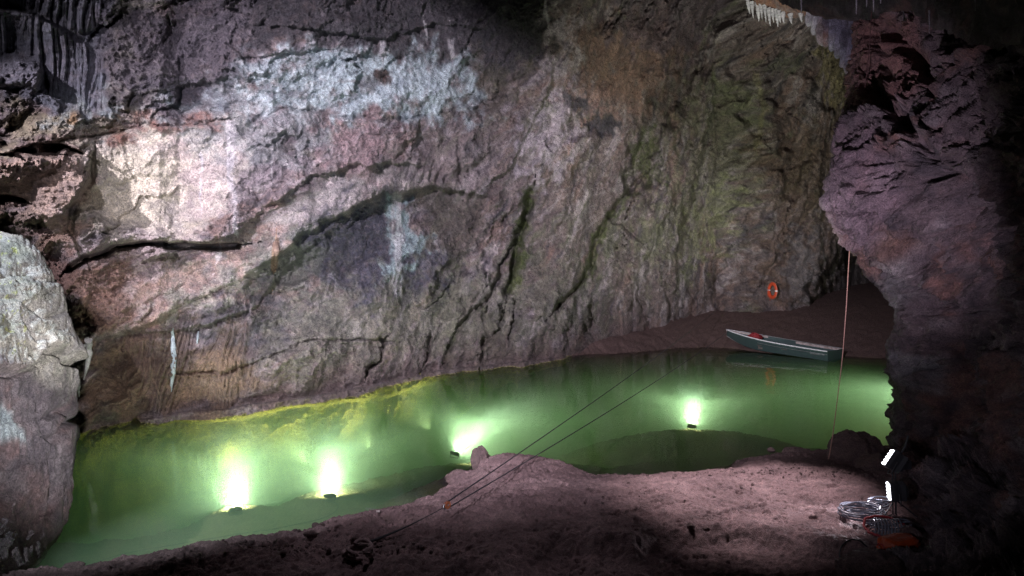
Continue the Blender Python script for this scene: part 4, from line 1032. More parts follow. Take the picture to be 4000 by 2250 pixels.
#--METALS AND PAINTS--
M_black = simple('black_housing', (0.03, 0.03, 0.035), 0.45)
M_alu = simple('worn_aluminium', (0.62, 0.63, 0.66), 0.38, 0.85, 0.35, 9)
M_rail = simple('pale_gunwale_rail', (0.78, 0.78, 0.82), 0.35, 0.0, 0.25, 9)
M_oldwood = simple('weathered_board', (0.42, 0.37, 0.36), 0.7, 0, 0.4, 8, 0.006, col2=(0.24, 0.19, 0.17))
M_hull = simple('green_hull_paint', (0.05, 0.082, 0.08), 0.38, 0.1, 0.3, 5, 0.003, col2=(0.045, 0.07, 0.07))
M_hullin = simple('dirty_hull_inside', (0.10, 0.09, 0.08), 0.7, 0, 0.4, 6)
M_orange = simple('orange_ring_cloth', (0.62, 0.08, 0.03), 0.55, 0, 0.2, 12)
M_bandw = simple('reflective_white_band', (0.85, 0.85, 0.9), 0.4)
M_ropeo = simple('orange_pink_rope', (0.52, 0.29, 0.24), 0.7, 0, 0.3, 60)
M_roper = simple('red_rope', (0.36, 0.03, 0.04), 0.65, 0, 0.45, 40)
M_steel = simple('galvanised_steel', (0.55, 0.57, 0.62), 0.35, 0.9, 0.2, 40)
M_wire = simple('tarnished_wire', (0.07, 0.07, 0.08), 0.35, 0.4)
M_darkrope = simple('dark_webbing', (0.035, 0.035, 0.04), 0.8)
M_mudrope = simple('mud_caked_rope', (0.30, 0.21, 0.21), 0.85, 0, 0.4, 14, 0.02)
M_cabg = simple('grey_cable_sheath', (0.20, 0.21, 0.26), 0.35, 0, 0.3, 30, 0.001)
M_cabb = simple('black_cable_sheath', (0.02, 0.02, 0.022), 0.4, 0, 0.2, 30, 0.001)
M_bag = simple('orange_tarpaulin', (0.46, 0.07, 0.015), 0.45, 0, 0.35, 7, 0.02)

#--BOAT--
bd = Vector((-0.622, 0.783, 0)).normalized()
boat = empty('rowing_boat', (13.36, 28.40, -0.10))
pitch = R(2.0)
fx = Vector((bd.x * math.cos(pitch), bd.y * math.cos(pitch), math.sin(pitch)))
side = Vector((0, 0, 1)).cross(bd).normalized()       # local +y
upv = fx.cross(side).normalized()
boat.matrix_world = Matrix.Translation(boat.location) @ Matrix((fx, side, upv)).transposed().to_4x4()
# near side of the boat: which sign of local y faces the camera
near = 1 if side.dot(Vector((0, 0, 0)) - Vector((13.4, 28.5, 0))) > 0 else -1
tag(boat, 'green open boat with pale gunwales drawn up on the far mud bank', 'boat')
LB = 5.2
def hull_dims(t):
    tt = max(0, (t - 0.42) / 0.58)
    b = 0.66 + 0.05 * math.sin(min(t, .5) * math.pi)
    b = b * (1 - tt ** 2.1) + 0.02
    c = 0.56 * (1 - tt ** 1.5) + 0.006
    k = 0.0 + 0.42 * max(0, (t - 0.6) / 0.4) ** 2.2
    g = 0.50 + 0.20 * t ** 2.2
    return b, c, k, g
def hull_rows(off):
    rows = []
    for i in range(33):
        t = i / 32; b, c, k, g = hull_dims(t)
        b = max(b - off, 0.004); c = max(c - off, 0.002); k += off
        ch = k + 0.10 * (1 - t * 0.6)
        half = [(b, g), (b * .985, g - 0.045), (b * .96 + c * .04, g - 0.06), ((b * 2 + c) / 3, (g * 2 + ch) / 3), ((b + 2 * c) / 3, (g + 2 * ch) / 3), (c, ch), (c * 0.5, k + (ch - k) * .35), (0.0, k)]
        rows.append([(t * LB, y, z) for y, z in half] + [(t * LB, -y, z) for y, z in half[-2::-1]])
    return rows
mb = MB()
Ro = hull_rows(0.0); Ri = hull_rows(0.022); m_ = len(Ro[0])
vs = [p for r in Ro for p in r] + [p for r in Ri for p in r]; fs = []; nb = len(Ro) * m_
for i in range(32):
    for j in range(m_ - 1):
        fs.append((i * m_ + j, (i + 1) * m_ + j, (i + 1) * m_ + j + 1, i * m_ + j + 1))
        fs.append((nb + i * m_ + j + 1, nb + (i + 1) * m_ + j + 1, nb + (i + 1) * m_ + j, nb + i * m_ + j))
    for j in (0, m_ - 1):
        fs.append((i * m_ + j, nb + i * m_ + j, nb + (i + 1) * m_ + j, (i + 1) * m_ + j))
mb.add(vs, fs); hull = mb.build('hull', M_hull, boat)
mb = MB()
tr_pts = Ro[0]
mb.add([(0.0, y, z) for _, y, z in tr_pts] + [(0.035, y * .985, z + 0.01 * (abs(y) < .1)) for _, y, z in tr_pts], [tuple(range(m_)), tuple(range(m_, 2 * m_))[::-1]] + [(j, j + 1, m_ + j + 1, m_ + j) for j in range(m_ - 1)] + [(m_ - 1, 0, m_, 2 * m_ - 1)])
mb.build('transom', M_hull, boat, smooth=False)
for sgn in (1, -1):
    mb = MB()
    seq = [(r[0 if sgn == 1 else -1]) for r in Ro]
    if sgn == near: mb.tube([(x, y + 0.01 * sgn, z + 0.01) for x, y, z in seq], 0.026, 8); mat = M_rail
    else:
        mat = M_oldwood
        for i in range(32):
            if i == 20: mb.build('inner_board', mat, boat); mb = MB()
            if 12 < i <= 20: continue
            a, b_ = Vector(seq[i]), Vector(seq[i + 1])
            inn = Vector((0, -sgn * 0.03, 0)); hh = 0.10 if i < 20 else 0.07
            q = [a, b_, b_ + Vector((0, 0, -hh)), a + Vector((0, 0, -hh))]
            mb.add([p + inn for p in q] + [p + inn * 2 for p in q], [(0, 1, 2, 3), (7, 6, 5, 4), (0, 4, 5, 1), (3, 2, 6, 7), (0, 3, 7, 4), (1, 5, 6, 2)])
        mb2 = MB(); mb2.tube([(x, y + 0.01 * sgn, z + 0.01) for x, y, z in seq], 0.016, 8); mb2.build('gunwale', M_alu, boat)
    mb.build('gunwale' if sgn == near else 'inner_board', mat, boat)
mb = MB(); mb.tube([(r[m_ // 2][0], 0, r[m_ // 2][2] - 0.012) for r in Ro], 0.018, 6); mb.build('keel', M_alu, boat)
mb = MB()
for i in range(0, 27):
    t0, t1 = i / 32, (i + 1) / 32
    c0 = hull_dims(t0)[1] * .93; c1 = hull_dims(t1)[1] * .93; z0 = hull_dims(t0)[2] + .115; z1 = hull_dims(t1)[2] + .115
    mb.add([(t0 * LB + .05, -c0, z0), (t1 * LB + .05, -c1, z1), (t1 * LB + .05, c1, z1), (t0 * LB + .05, c0, z0)], [(0, 1, 2, 3)])
mb.build('floor', M_hullin, boat)
for x in (0.55, 1.9, 3.1):
    b = hull_dims(x / LB)[0] - 0.04
    mb = MB(); mb.box((x, 0, 0.31), (0.26, 2 * b * 0.97, 0.03), bev=0.006); mb.box((x, 0, 0.22), (0.22, 2 * b * 0.86, 0.17)); mb.build('bench', M_hullin, boat)
for q in range(1):
    mb = MB(); mb.tube([(t * LB, near * ((lambda h: (h[0] * 2 + h[1]) / 3)(hull_dims(t)) + 0.006), (lambda h: (h[3] * 2 + h[2] + .1) / 3)(hull_dims(t))) for t in np.linspace(0, .62, 14)], 0.009, 6); mb.build('side_rib', M_alu, boat)
# maker's lettering near the stern
fc = bpy.data.curves.new('lettering', 'FONT'); fc.body = 'QUICKSILVER'; fc.size = 0.10; fc.extrude = 0.002; fc.space_character = 1.05
fo = bpy.data.objects.new('tmp', fc); scene.collection.objects.link(fo)
dg = bpy.context.evaluated_depsgraph_get(); me = bpy.data.meshes.new_from_object(fo.evaluated_get(dg)); bpy.data.objects.remove(fo)
me.materials.clear(); me.materials.append(simple('white_lettering', (0.40, 0.42, 0.44), 0.5))
lt = bpy.data.objects.new('lettering', me); link(lt, hull)
wtxt = max(v.co.x for v in me.vertices)
h0 = hull_dims(0.1)
# text x axis runs towards the stern (viewed from the near side, stern is on the right)
ex = Vector((-1, 0, 0)); nrm_ = Vector((0, near * 0.97, -0.22)).normalized(); ey = nrm_.cross(ex); ez = ex.cross(ey)
if ey.z < 0: ey = -ey; ez = ex.cross(ey)
lt.matrix_local = Matrix.Translation((0.10 + wtxt, near * (h0[0] + 0.001), h0[3] - 0.175)) @ Matrix((ex, ey, ez)).transposed().to_4x4()
# red rope heap lying in the boat
rs = random.Random(5); pts = []
for i in range(420):
    a = i * 0.42; r_ = 0.20 + 0.07 * math.sin(i * 0.31) + 0.04 * rs.random()
    pts.append(Vector((0, 0, 0)) + Vector((r_ * math.cos(a) * 1.1, r_ * math.sin(a), 0.0 + 0.26 * (i / 420) + 0.05 * math.sin(i * .9) - 0.3 * abs(r_ * math.cos(a)))))
mb = MB(); mb.tube(pts, 0.016, 6)
ro = mb.build('rope_heap', M_roper); ro.location = boat.matrix_world @ Vector((3.7, 0.02, 0.44)); tag(ro, 'tangled heap of red rope lying in the green boat', 'rope')

#--LIFE RING--
rc = wall_pt(3018, 1135, 0.35)
ring = empty('life_ring', rc); tag(ring, 'orange lifebuoy with white bands hanging on the rock above the boat', 'lifebuoy')
zn = Vector((-0.98, -0.17, 0.0)).normalized(); zx = Vector((0, 0, 1)).cross(zn).normalized(); zy = zn.cross(zx)
ring.matrix_world = Matrix.Translation(rc) @ Matrix((zx, zy, zn)).transposed().to_4x4()
sc_r = wall_Y(3018, 1135) / 31
def torus(mb, R0, r0, a0, a1, n=48, m=14, zs=0.75):
    vs = []; k = n + 1
    for i in range(k):
        a = a0 + (a1 - a0) * i / n
        for j in range(m):
            b = 2 * math.pi * j / m; rr = R0 + r0 * math.cos(b)
            vs.append((rr * math.cos(a), rr * math.sin(a), r0 * math.sin(b) * zs))
    mb.add(vs, [(i * m + j, i * m + (j + 1) % m, (i + 1) * m + (j + 1) % m, (i + 1) * m + j) for i in range(n) for j in range(m)])
mb = MB(); torus(mb, 0.30 * sc_r, 0.075 * sc_r, 0, 2 * math.pi, 64); mb.build('ring_body', M_orange, ring)
for q in range(4):
    mb = MB(); torus(mb, 0.30 * sc_r, 0.079 * sc_r, q * math.pi / 2 - 0.09, q * math.pi / 2 + 0.09, 5); mb.build('reflective_band', M_bandw if q % 2 == 0 else M_orange, ring)
mb = MB()
pts = []
for i in range(97):
    a = 2 * math.pi * i / 96; pts.append((math.cos(a) * (0.385 + 0.03 * math.sin(2 * a) ** 2) * sc_r, math.sin(a) * (0.385 + 0.03 * math.sin(2 * a) ** 2) * sc_r, 0.02))
mb.tube(pts, 0.008, 6); mb.build('grab_line', M_ropeo, ring)
for q in range(5):
    mb = MB(); x0 = -0.10 - 0.05 * q
    mb.tube([((x0) * sc_r, (0.1 * math.sin(q) - 0.5 * t) * sc_r, 0.09 + 0.02 * math.sin(6 * t + q)) for t in np.linspace(0, 0.9 - 0.05 * q, 10)], 0.008, 5); mb.build('throw_line', M_orange, ring)
mb = MB(); mb.tube([(0, 0.30, 0), (0, 0.33, -0.12), (0, 0.32, -0.5)], 0.015, 6); mb.build('hook', M_black, ring)

#--CABLES AND PULLEY--
pg = ground_hit(1745, 1996); pp = vpt(1743, 1976, pg.y - 0.55)
pul = empty('pulley_block', pp); tag(pul, 'orange pulley block with a steel shackle holding two wires over the mud', 'pulley')
wallend = wall_pt(2832, 1183, 0.1)
bow = boat.matrix_world @ Vector((LB * 0.99, 0, 0.62))
da = (bow - pp).normalized()
zx = da; zn = Vector((0.55, -0.8, 0.15)); zn = (zn - zx * zn.dot(zx)).normalized(); zy = zn.cross(zx)
Mp = Matrix((zx, zy, zn)).transposed().to_4x4()
pul.matrix_world = Matrix.Translation(pp) @ Mp
for sgn in (1, -1):
    mb = MB(); vs = []
    prof = [(0.062 * math.cos(a) * 1.25 + 0.03, 0.055 * math.sin(a)) for a in np.linspace(0, 2 * math.pi, 25)[:-1]]
    z0 = 0.014 * sgn
    mb.add([(x, y, z0 - .003) for x, y in prof] + [(x, y, z0 + .003) for x, y in prof], [tuple(range(24))[::-1], tuple(range(24, 48))] + [(i, (i + 1) % 24, 24 + (i + 1) % 24, 24 + i) for i in range(24)])
    mb.build('cheek_plate', simple('orange_enamel', (0.75, 0.22, 0.08), 0.45), pul, smooth=False)
mb = MB(); mb.lathe([(0.045, -.010), (0.036, 0), (0.045, .010)], Matrix.Translation((0.03, 0, 0)), 20); mb.build('sheave', M_steel, pul)
mb = MB(); mb.lathe([(0.012, -.022), (0.012, .022)], Matrix.Translation((0.03, 0, 0)), 12); mb.build('axle', M_steel, pul)
mb = MB(); mb.tube([(-0.045 + 0.036 * math.cos(a), 0.034 * math.sin(a), 0.004) for a in np.linspace(0, 2 * math.pi, 20)], 0.010, 8); mb.build('shackle', M_steel, pul)
def hang(p, q, sag, n=40):
    return [p.lerp(q, t) - Vector((0, 0, 4 * sag * t * (1 - t))) for t in np.linspace(0, 1, n)]
def wire(name, pts, r, mat, label, cat='cable', group=None, n=6):
    mb = MB(); mb.tube(pts, r, n); o = mb.build(name, mat, loc=Vector(pts[0])); tag(o, label, cat, group); return o
off = Mp.to_3x3() @ Vector((0.06, 0.045, 0)); off2 = Mp.to_3x3() @ Vector((0.06, -0.045, 0))
wire('wire_cable', hang(pp + off, wallend, 0.16), 0.011, M_wire, 'upper thin wire running from the pulley across the pool to the rock wall', 'cable', None)
wire('wire_cable', hang(pp + off2, bow, 0.14), 0.011, M_wire, 'lower thin wire running from the pulley across the pool to the boat bow', 'cable', None)
anc = ground_hit(1436, 2136) + Vector((0, 0, 0.06))
back_ = pp - da * 0.09
mb = MB()
ptsA = [back_.lerp(anc, t) - Vector((0, 0, 0.03 * math.sin(math.pi * t))) for t in np.linspace(0, 1, 24)]
mb.tube(ptsA, [0.006 if t < .28 else 0.008 + 0.020 * (t - .28) for t in np.linspace(0, 1, 24)], 8)
so = mb.build('anchor_strap', M_darkrope, loc=Vector(ptsA[0])); tag(so, 'dark strap from the pulley shackle down to the muddy rope coil', 'strap')
cc = ground_hit(1395, 2180)
mb = MB()
for k_, (rx, ry, a0, a1, zz) in enumerate([(0.19, 0.15, -0.4, 3.9, .06), (0.15, 0.11, 0.3, 4.6, .09), (0.20, 0.12, 1.0, 5.0, .035), (0.12, 0.16, -1.2, 2.8, .12)]):
    mb.tube([cc + Vector((rx * math.cos(a) + .02 * k_, ry * math.sin(a) + .04, zz + 0.02 * math.sin(a * 2 + k_) + 0.03 * max(0, math.sin(a)))) for a in np.linspace(a0, a1, 26)], 0.026, 8)
co = mb.build('rope_coil', M_mudrope, loc=cc); tag(co, 'mud caked coil of thick rope at the end of the dark strap', 'rope')
# standing chip of stone and plank
g_ = ground_hit(1385, 2140)
boulder('small upright stone chip beside the muddy rope coil', 1382, 2132, (0.13, 0.07, 0.16), 31, sub=4, name='stone', loc=g_ + Vector((0, 0, .05)))
a_ = ground_hit(1432, 1993) + Vector((0, 0, .03)); b_ = ground_hit(1478, 2012) + Vector((0, 0, .03))
mb = MB(); dv = (b_ - a_); mb.box((a_ + b_) / 2, (dv.length, 0.06, 0.035), dv.to_track_quat('X', 'Z').to_matrix(), 0.004)
o = mb.build('wooden_plank', M_oldwood, smooth=False); tag(o, 'short grey plank lying at the shoreline above the gully', 'plank')
# hanging rope
rp_ = [(3322, 780), (3321, 940), (3314, 1050), (3306, 1200), (3291, 1400), (3271, 1560), (3256, 1680), (3240, 1780), (3225, 1825), (3203, 1846), (3175, 1852), (3150, 1838), (3120, 1850)]
rY = [15.6, 15.3, 15.0, 14.8, 14.5, 14.2, 14.0, 13.8, 13.65, 13.6, 13.55, 13.5, 13.5]
tt = np.linspace(0, 1, 60); kk = np.linspace(0, 1, len(rp_))
rx_ = np.interp(tt, kk, [p[0] for p in rp_]); ry_ = np.interp(tt, kk, [p[1] for p in rp_]); rYY = np.interp(tt, kk, rY)
rx_ = smooth1(rx_, 5); ry_ = smooth1(ry_, 5)
wire('hanging_rope', [vpt(x, y, Y) for x, y, Y in zip(rx_, ry_, rYY)], 0.0095, M_ropeo, 'orange pink rope hanging from above past the boat down to the boulders', 'rope', None, 8)
def pil_Y_at(px, py):
    # nearest vertex of the buttress in the chart
    a, e = ray(px, py); A = PilP[..., 0] / PilP[..., 1] - a; E = (PilP[..., 2] - CAMZ) / PilP[..., 1] - e
    d_ = A * A + E * E + (PilP[..., 1] > 30) ; d_[:, :20] += 1
    k = np.argmin(d_); return float(PilP.reshape(-1, 3)[k, 1])
pY = min(pil_Y_at(3400, 90), pil_Y_at(3378, 340)) - 0.3
wire('hanging_rope', [vpt(x, y, pY) for x, y in ((3407, -60), (3404, 60), (3395, 200), (3386, 280), (3378, 350))], 0.009, simple('dark_red_rope', (0.07, 0.03, 0.03), 0.8), 'dark red rope hanging down the upper buttress from the ceiling', 'rope')
pY = pil_Y_at(3530, 70) - 0.25
wire('hanging_rope', [vpt(x, y, pY) for x, y in ((3531, 20), (3530, 60), (3530, 96))], 0.009, M_darkrope, 'short dark rope end hanging just under the ceiling over the buttress', 'rope')

#--FLOODLIGHTS ON THE STAND--
base = ground_hit(3492, 2010)
stand = empty('lamp_stand', base); tag(stand, 'dark metal stand carrying the two floodlights beside the buttress', 'lamp stand')
FY = base.y
def L3(px, py, dY=0.0): return vpt(px, py, FY + dY)
mb = MB()
mb.tube([L3(3500, 2012) - base, L3(3496, 1800) - base], 0.014, 8); mb.tube([L3(3488, 2012) - base, L3(3486, 1830) - base], 0.010, 8); mb.build('upright_bar', M_black, stand)
mb = MB(); mb.tube([L3(3500, 1800) - base, L3(3535, 1745) - base, L3(3548, 1700) - base], 0.016, 8); mb.build('side_arm', M_black, stand)
for dx, dy in ((-0.28, -0.22), (0.3, -0.1), (0.0, 0.3)):
    mb = MB(); mb.tube([Vector((dx, dy, gz(base.x + dx, base.y + dy) - base.z + .01)), L3(3496, 1950) - base], 0.012, 6); mb.build('leg', M_black, stand)
mb = MB(); mb.box(L3(3540, 1815) - base, (0.12, 0.10, 0.13), bev=0.01); mb.build('junction_box', M_black, stand)
M_led = emit('led_diode', (0.92, 0.92, 1.0), 4.5)
M_glass = simple('lamp_face_plate', (0.08, 0.08, 0.09), 0.3)
def flood(label, p, n, upd, hgt, wid, power, deg, target):
    t = empty('floodlight', p); tag(t, label, 'floodlight', 'floodlights on the stand')
    z = n.normalized(); y = (upd - z * upd.dot(z)).normalized(); x = y.cross(z)
    t.matrix_world = Matrix.Translation(p) @ Matrix((x, y, z)).transposed().to_4x4()
    mb = MB()
    a, b, c = wid / 2, hgt / 2, 0.0
    q = []
    for (s_, zz) in ((1.0, 0.0), (1.0, -0.05), (0.72, -0.20), (0.5, -0.24)):
        q += [(-a * s_, -b * s_, zz), (a * s_, -b * s_, zz), (a * s_, b * s_, zz), (-a * s_, b * s_, zz)]
    f = [(0, 1, 2, 3), (15, 14, 13, 12)]
    for i in range(3):
        for j in range(4): f.append((i * 4 + j, i * 4 + (j + 1) % 4, (i + 1) * 4 + (j + 1) % 4, (i + 1) * 4 + j)[::-1])
    mb.add(q, f)
    for k in range(7):
        mb.box((-a * .8 + k * a * 1.6 / 6, 0, -0.13), (0.006, hgt * .92, 0.15))
    mb.build('housing', M_black, t, smooth=False)
    mb = MB(); mb.box((0, 0, 0.004), (wid * .94, hgt * .94, 0.006)); fp = mb.build('face_plate', M_glass, t)
    for r_ in range(5):
        for c_ in range(3):
            mb = MB(); cx = (-a + wid * (c_ + .5) / 3) * .86; cyy = (-b + hgt * (r_ + .5) / 5) * .9
            mb.lathe([(0.022, 0.006), (0.024, 0.014), (0.018, 0.030), (0.004, 0.036)], Matrix.Translation((cx, cyy, 0)), 12)
            mb.build('diode', M_led, fp)
    mb = MB(); mb.tube([(-a - .02, 0, -.1), (-a - .02, -b - .05, -.12), (a + .02, -b - .05, -.12), (a + .02, 0, -.1)], 0.010, 6); mb.build('bracket', M_black, t)
    pos = p + z * 0.06
    spot('floodlight_beam', pos, target, power, deg, 0.85, (0.95, 0.90, 1.0), 0.05)
    return t
flood('upper floodlight on the stand, tilted up towards the far wall', L3(3473, 1788), Vector((-0.76, 0.36, 0.50)), Vector((0.5, 0.1, 0.85)), 0.30, 0.20, 260, 120, (-3.0, 20, 5.5))
flood('lower floodlight on the stand, facing along the mud bank', L3(3476, 1918), Vector((-0.93, 0.27, -0.10)), Vector((0, 0, 1)), 0.28, 0.20, 95, 110, L3(2550, 2020, -0.3))

#--CABLE COILS, BAG, BOARD--
def coil(name, center, R1, turns, r, mat, label, seed, squash=0.75, hgt=0.10, tail=None):
    rs = random.Random(seed); pts = []
    n = int(turns * 26); ox = oy = 0; R_ = R1
    for i in range(n):
        if i % 26 == 0: ox, oy, R_ = rs.uniform(-.05, .05), rs.uniform(-.03, .03), R1 * rs.uniform(0.62, 1.05); tl = rs.uniform(-.12, .12); ph = rs.uniform(0, 6.3)
        a = 2 * math.pi * i / 26
        tx = R_ * math.cos(a) + ox; ty = R_ * squash * math.sin(a) + oy
        pts.append(center + Vector((tx, ty, 0.015 + hgt * i / n + 0.05 * abs(math.sin(a + ph)) * (i / n) + tl * 0.1 * math.cos(a))))
    P = np.array(pts); 
    for ax in range(3): P[:, ax] = smooth1(P[:, ax], 5)
    pts = [Vector(p) for p in P]
    if tail: pts += tail
    mb = MB(); mb.tube(pts, r, 7); o = mb.build(name, mat, loc=center); tag(o, label, 'cable'); return o
c1 = ground_hit(3365, 2022); coil('cable_coil', c1, 0.33, 9, 0.011, M_cabg, 'wide loose coil of grey cable on the mud below the lower floodlight', 4, 0.8, 0.12)
c1b = ground_hit(3432, 2012); coil('cable_coil', c1b + Vector((0, 0, .06)), 0.22, 5, 0.011, M_cabg, 'tilted loops of grey cable leaning over the right end of the wide coil', 9, 0.6, 0.14)
c2 = ground_hit(3450, 2085)
mb = MB(); rs = random.Random(3)
for k_ in range(9):
    x0 = -0.20 + k_ * 0.045
    mb.tube([c2 + Vector((x0 + 0.10 * t, -0.02 - 0.16 * math.cos(math.pi * t) * .9, 0.05 + 0.15 * math.sin(math.pi * t) + rs.uniform(-.004, .004))) for t in np.linspace(0, 1, 12)], 0.011, 7)
for k_ in range(5):
    mb.tube([c2 + Vector((-0.2 + 0.6 * t, 0.05 * k_ - 0.1, 0.06 + 0.02 * k_ + 0.03 * math.sin(5 * t + k_))) for t in np.linspace(0, 1, 12)], 0.011, 6)
o = mb.build('cable_bundle', M_cabg, loc=c2); tag(o, 'bundle of ribbed grey cable wrapped with dark red rope behind the orange bag', 'cable')
mb = MB(); c3 = c2
ptsr = [c3 + Vector(v) for v in ((0.42, 0.22, .05), (0.2, 0.24, .14), (0.0, 0.22, .17), (-0.18, 0.16, .15), (-0.27, 0.02, .10), (-0.26, -0.14, .07), (-0.16, -0.26, .06), (-0.08, -0.36, .03))]
pr = [Vector((float(np.interp(t, np.linspace(0, 1, 8), [p[i] for p in ptsr])) for i in range(3))) for t in np.linspace(0, 1, 50)]
pr = [p + Vector((rs.uniform(-.006, .006), rs.uniform(-.006, .006), rs.uniform(-.006, .006))) for p in pr]
mb.tube(pr, 0.018, 7); o = mb.build('red_rope', M_roper, loc=c2); tag(o, 'thick dark red rope curled around the cable bundle', 'rope')
c4 = ground_hit(3480, 2155)
bm = bmesh.new(); bmesh.ops.create_icosphere(bm, subdivisions=5, radius=1.0)
V = np.array([v.co[:] for v in bm.verts]); F = [[v.index for v in f.verts] for f in bm.faces]; bm.free()
sgnp = np.sign(V) * np.abs(V) ** 0.75
fold = 0.10 * n3(V * np.array([1.2, 3.5, 3.5]), 901) + 0.06 * np.abs(n3(V * np.array([2, 7, 7]), 902)) + 0.07 * n3(V * 1.5, 903)
neck = 1 - 0.72 * sstep(-0.45, -0.85, V[:, 0]) + 0.25 * sstep(-0.85, -1.0, V[:, 0])
V2 = sgnp * (1 + fold)[:, None]; V2[:, 1:] *= neck[:, None]; V2 *= np.array([0.31, 0.15, 0.115]); V2[:, 2] = np.maximum(V2[:, 2], -0.08)
bag = empty('orange_bag', c4 + Vector((0.08, 0, .09)), (0, 0, R(18))); tag(bag, 'crumpled orange tarpaulin bag lying against the foot of the buttress', 'bag')
mb = MB(); mb.add(V2, F); bo = mb.build('bag_body', M_bag, bag, smooth=False); bo.data.polygons.foreach_set('use_smooth', np.ones(len(bo.data.polygons), bool))
mb = MB(); mb.tube([(-0.27, 0.055 * math.cos(a), 0.045 * math.sin(a)) for a in np.linspace(0, 2 * math.pi, 16)], 0.008, 6); mb.build('drawcord', M_roper, bag)
mb = MB(); mb.tube([(-.30, 0, .02), (-.33, -.05, -.02), (-.34, -.1, -.07), (-.33, -.16, -.085)], 0.006, 6); mb.build('drawcord_tail', M_cabg, bag)
c5 = ground_hit(3335, 2175)
pts = [c5 + Vector((-0.21 * math.cos(a) + .0, 0.14 * math.sin(a * .5) - .05, 0.02 + 0.19 * math.sin(a))) for a in np.linspace(-0.1, 2.5, 24)] + [c5 + Vector((.30, -.08, .03)), c5 + Vector((.36, -.14, .01))]
wire('cable_loop', pts, 0.010, M_cabb, 'single black cable loop standing on the mud left of the orange bag', 'cable', None, 8)
bY = pil_Y_at(3590, 1890) - 0.12
mb = MB(); a_ = vpt(3598, 1838, bY); b_ = vpt(3578, 1935, bY); dv = a_ - b_
mb.box((a_ + b_) / 2, (dv.length, 0.075, 0.02), dv.to_track_quat('X', 'Y').to_matrix(), 0.003)
o = mb.build('metal_strip', simple('dull_zinc', (0.22, 0.30, 0.33), 0.5, 0.2), smooth=False); tag(o, 'narrow grey metal strip leaning on the buttress right of the floodlights', 'metal strip')
# shoreline cables
def ground_cable(px_pts, r, mat, label, lift=0.012, n=50):
    px_pts = np.array(px_pts, float); k = np.linspace(0, 1, len(px_pts)); t = np.linspace(0, 1, n)
    xs = smooth1(np.interp(t, k, px_pts[:, 0]), 7); ys = smooth1(np.interp(t, k, px_pts[:, 1]), 7)
    pts = []
    for x, y in zip(xs, ys):
        g = ground_hit(x, y); pts.append(g + Vector((0, 0, lift)))
    for ax in range(2):
        v = smooth1(np.array([p[ax] for p in pts]), 7)
        for p, q in zip(pts, v): p[ax] = q
    z = smooth1(np.array([gz(p.x, p.y) for p in pts]), 5)
    for p, q in zip(pts, z): p.z = q + lift
    return wire('lamp_cable', pts, r, mat, label, 'cable')
ground_cable([(1268, 1963), (1310, 1962), (1325, 1975), (1318, 2000), (1280, 2025), (1200, 2045), (1100, 2062), (1040, 2078), (900, 2090), (760, 2115), (640, 2140), (500, 2160), (400, 2190), (330, 2215)], 0.009, M_cabb, 'black cable curving from the second pool lamp along the left shoreline')

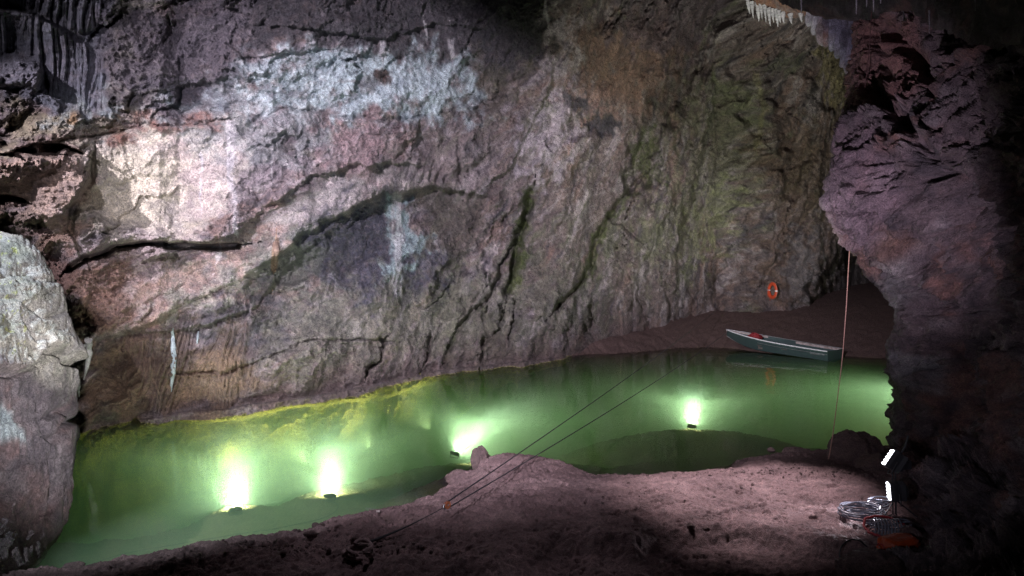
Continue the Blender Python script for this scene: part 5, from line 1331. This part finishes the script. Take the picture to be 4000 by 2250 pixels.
#--UNDERWATER LAMPS--
M_lens = emit('lamp_lens', (0.93, 1.0, 0.93), 12.0)
def pool_lamp(label, px, py, Y, aim, up_deg, power, deg=44, col=(0.94, 1.0, 0.92), r=0.13):
    p = vpt(px, py, Y)
    p.z = min(p.z, -0.10)
    t = empty('underwater_lamp', p); tag(t, label, 'underwater lamp', 'lamps shining under the green water')
    az = Vector((aim[0], aim[1], 0)).normalized()
    zb = (az * math.cos(R(62)) + Vector((0, 0, 1)) * math.sin(R(62))).normalized()
    x = Vector((0, 0, 1)).cross(az).normalized(); y = zb.cross(x)
    t.matrix_world = Matrix.Translation(p) @ Matrix((x, y, zb)).transposed().to_4x4()
    mb = MB(); mb.lathe([(r * .5, -.07), (r * .9, -.06), (r, -.03), (r, 0.0), (r * .9, 0.008)]); mb.build('lamp_body', M_black, t)
    mb = MB(); mb.lathe([(r * .42, 0.010), (r * .42, 0.014), (r * .1, 0.02)], Matrix.Translation((0, r * .25, 0)), 20); mb.build('lens', M_lens, t)
    mb = MB(); mb.tube([(-r * 1.05, 0, -.02), (-r * .9, 0, -.13), (r * .9, 0, -.13), (r * 1.05, 0, -.02)], 0.010, 6); mb.build('bracket', M_black, t)
    d = az * math.cos(R(up_deg)) + Vector((0, 0, 1)) * math.sin(R(up_deg))
    q = p + zb * 0.06 + az * 0.02
    spot('pool_lamp_beam', q, q + d * 5, power * 0.70, 32, 1.0, col, 0.03)
    spot('pool_glow_spot', q, q + d * 5, power * 0.34, 132, 1.0, (0.88, 1.0, 0.74), 0.03)
def wY(px, py, z): return float(at_z(px, py, z)[1])
def lampY(px, py): return ground_hit(px, py, 0.26).y
pool_lamp('leftmost lamp under the green water, shining away from the shore', 920, 1985, wY(920, 1985, -0.85), (-0.38, 1.0), 8, 3600)
pool_lamp('second lamp from the left under the green water, with a dark round body', 1287, 1932, wY(1287, 1932, -0.82), (-0.22, 1.0), 8, 3600)
pool_lamp('third lamp from the left, slanting right past the muddy spit', 1778, 1768, wY(1778, 1768, -0.72), (0.55, 1.0), 9, 3600)
pool_lamp('rightmost lamp, alone far out in the pool below the boat', 2703, 1662, lampY(2703, 1662), (0.27, 1.0), 14, 3000)
# assumed unseen lamp behind the buttress, added as a bare spot for its glow
_assumed_glow = at_z(3640, 1600, -0.7)
spot('pool_glow_spot', tuple(_assumed_glow), (_assumed_glow[0] - 3.0, _assumed_glow[1] + 3.0, -0.6), 900, 150, 1.0, (0.90, 1.0, 0.78), 0.03)
# unseen spots added below the far wall to brighten rock just under the waterline
for px_, py_ in ((860, 1598), (1080, 1566), (1330, 1525), (1560, 1478), (1800, 1435)):
    q = at_z(px_, py_); spot('pool_glow_spot', (q[0] + 1.2, q[1] - 1.3, -1.5), (q[0], q[1], 0.0), 150 if px_ < 1000 else 320, 100, 1.0, (1.0, 1.0, 0.6), 0.05)
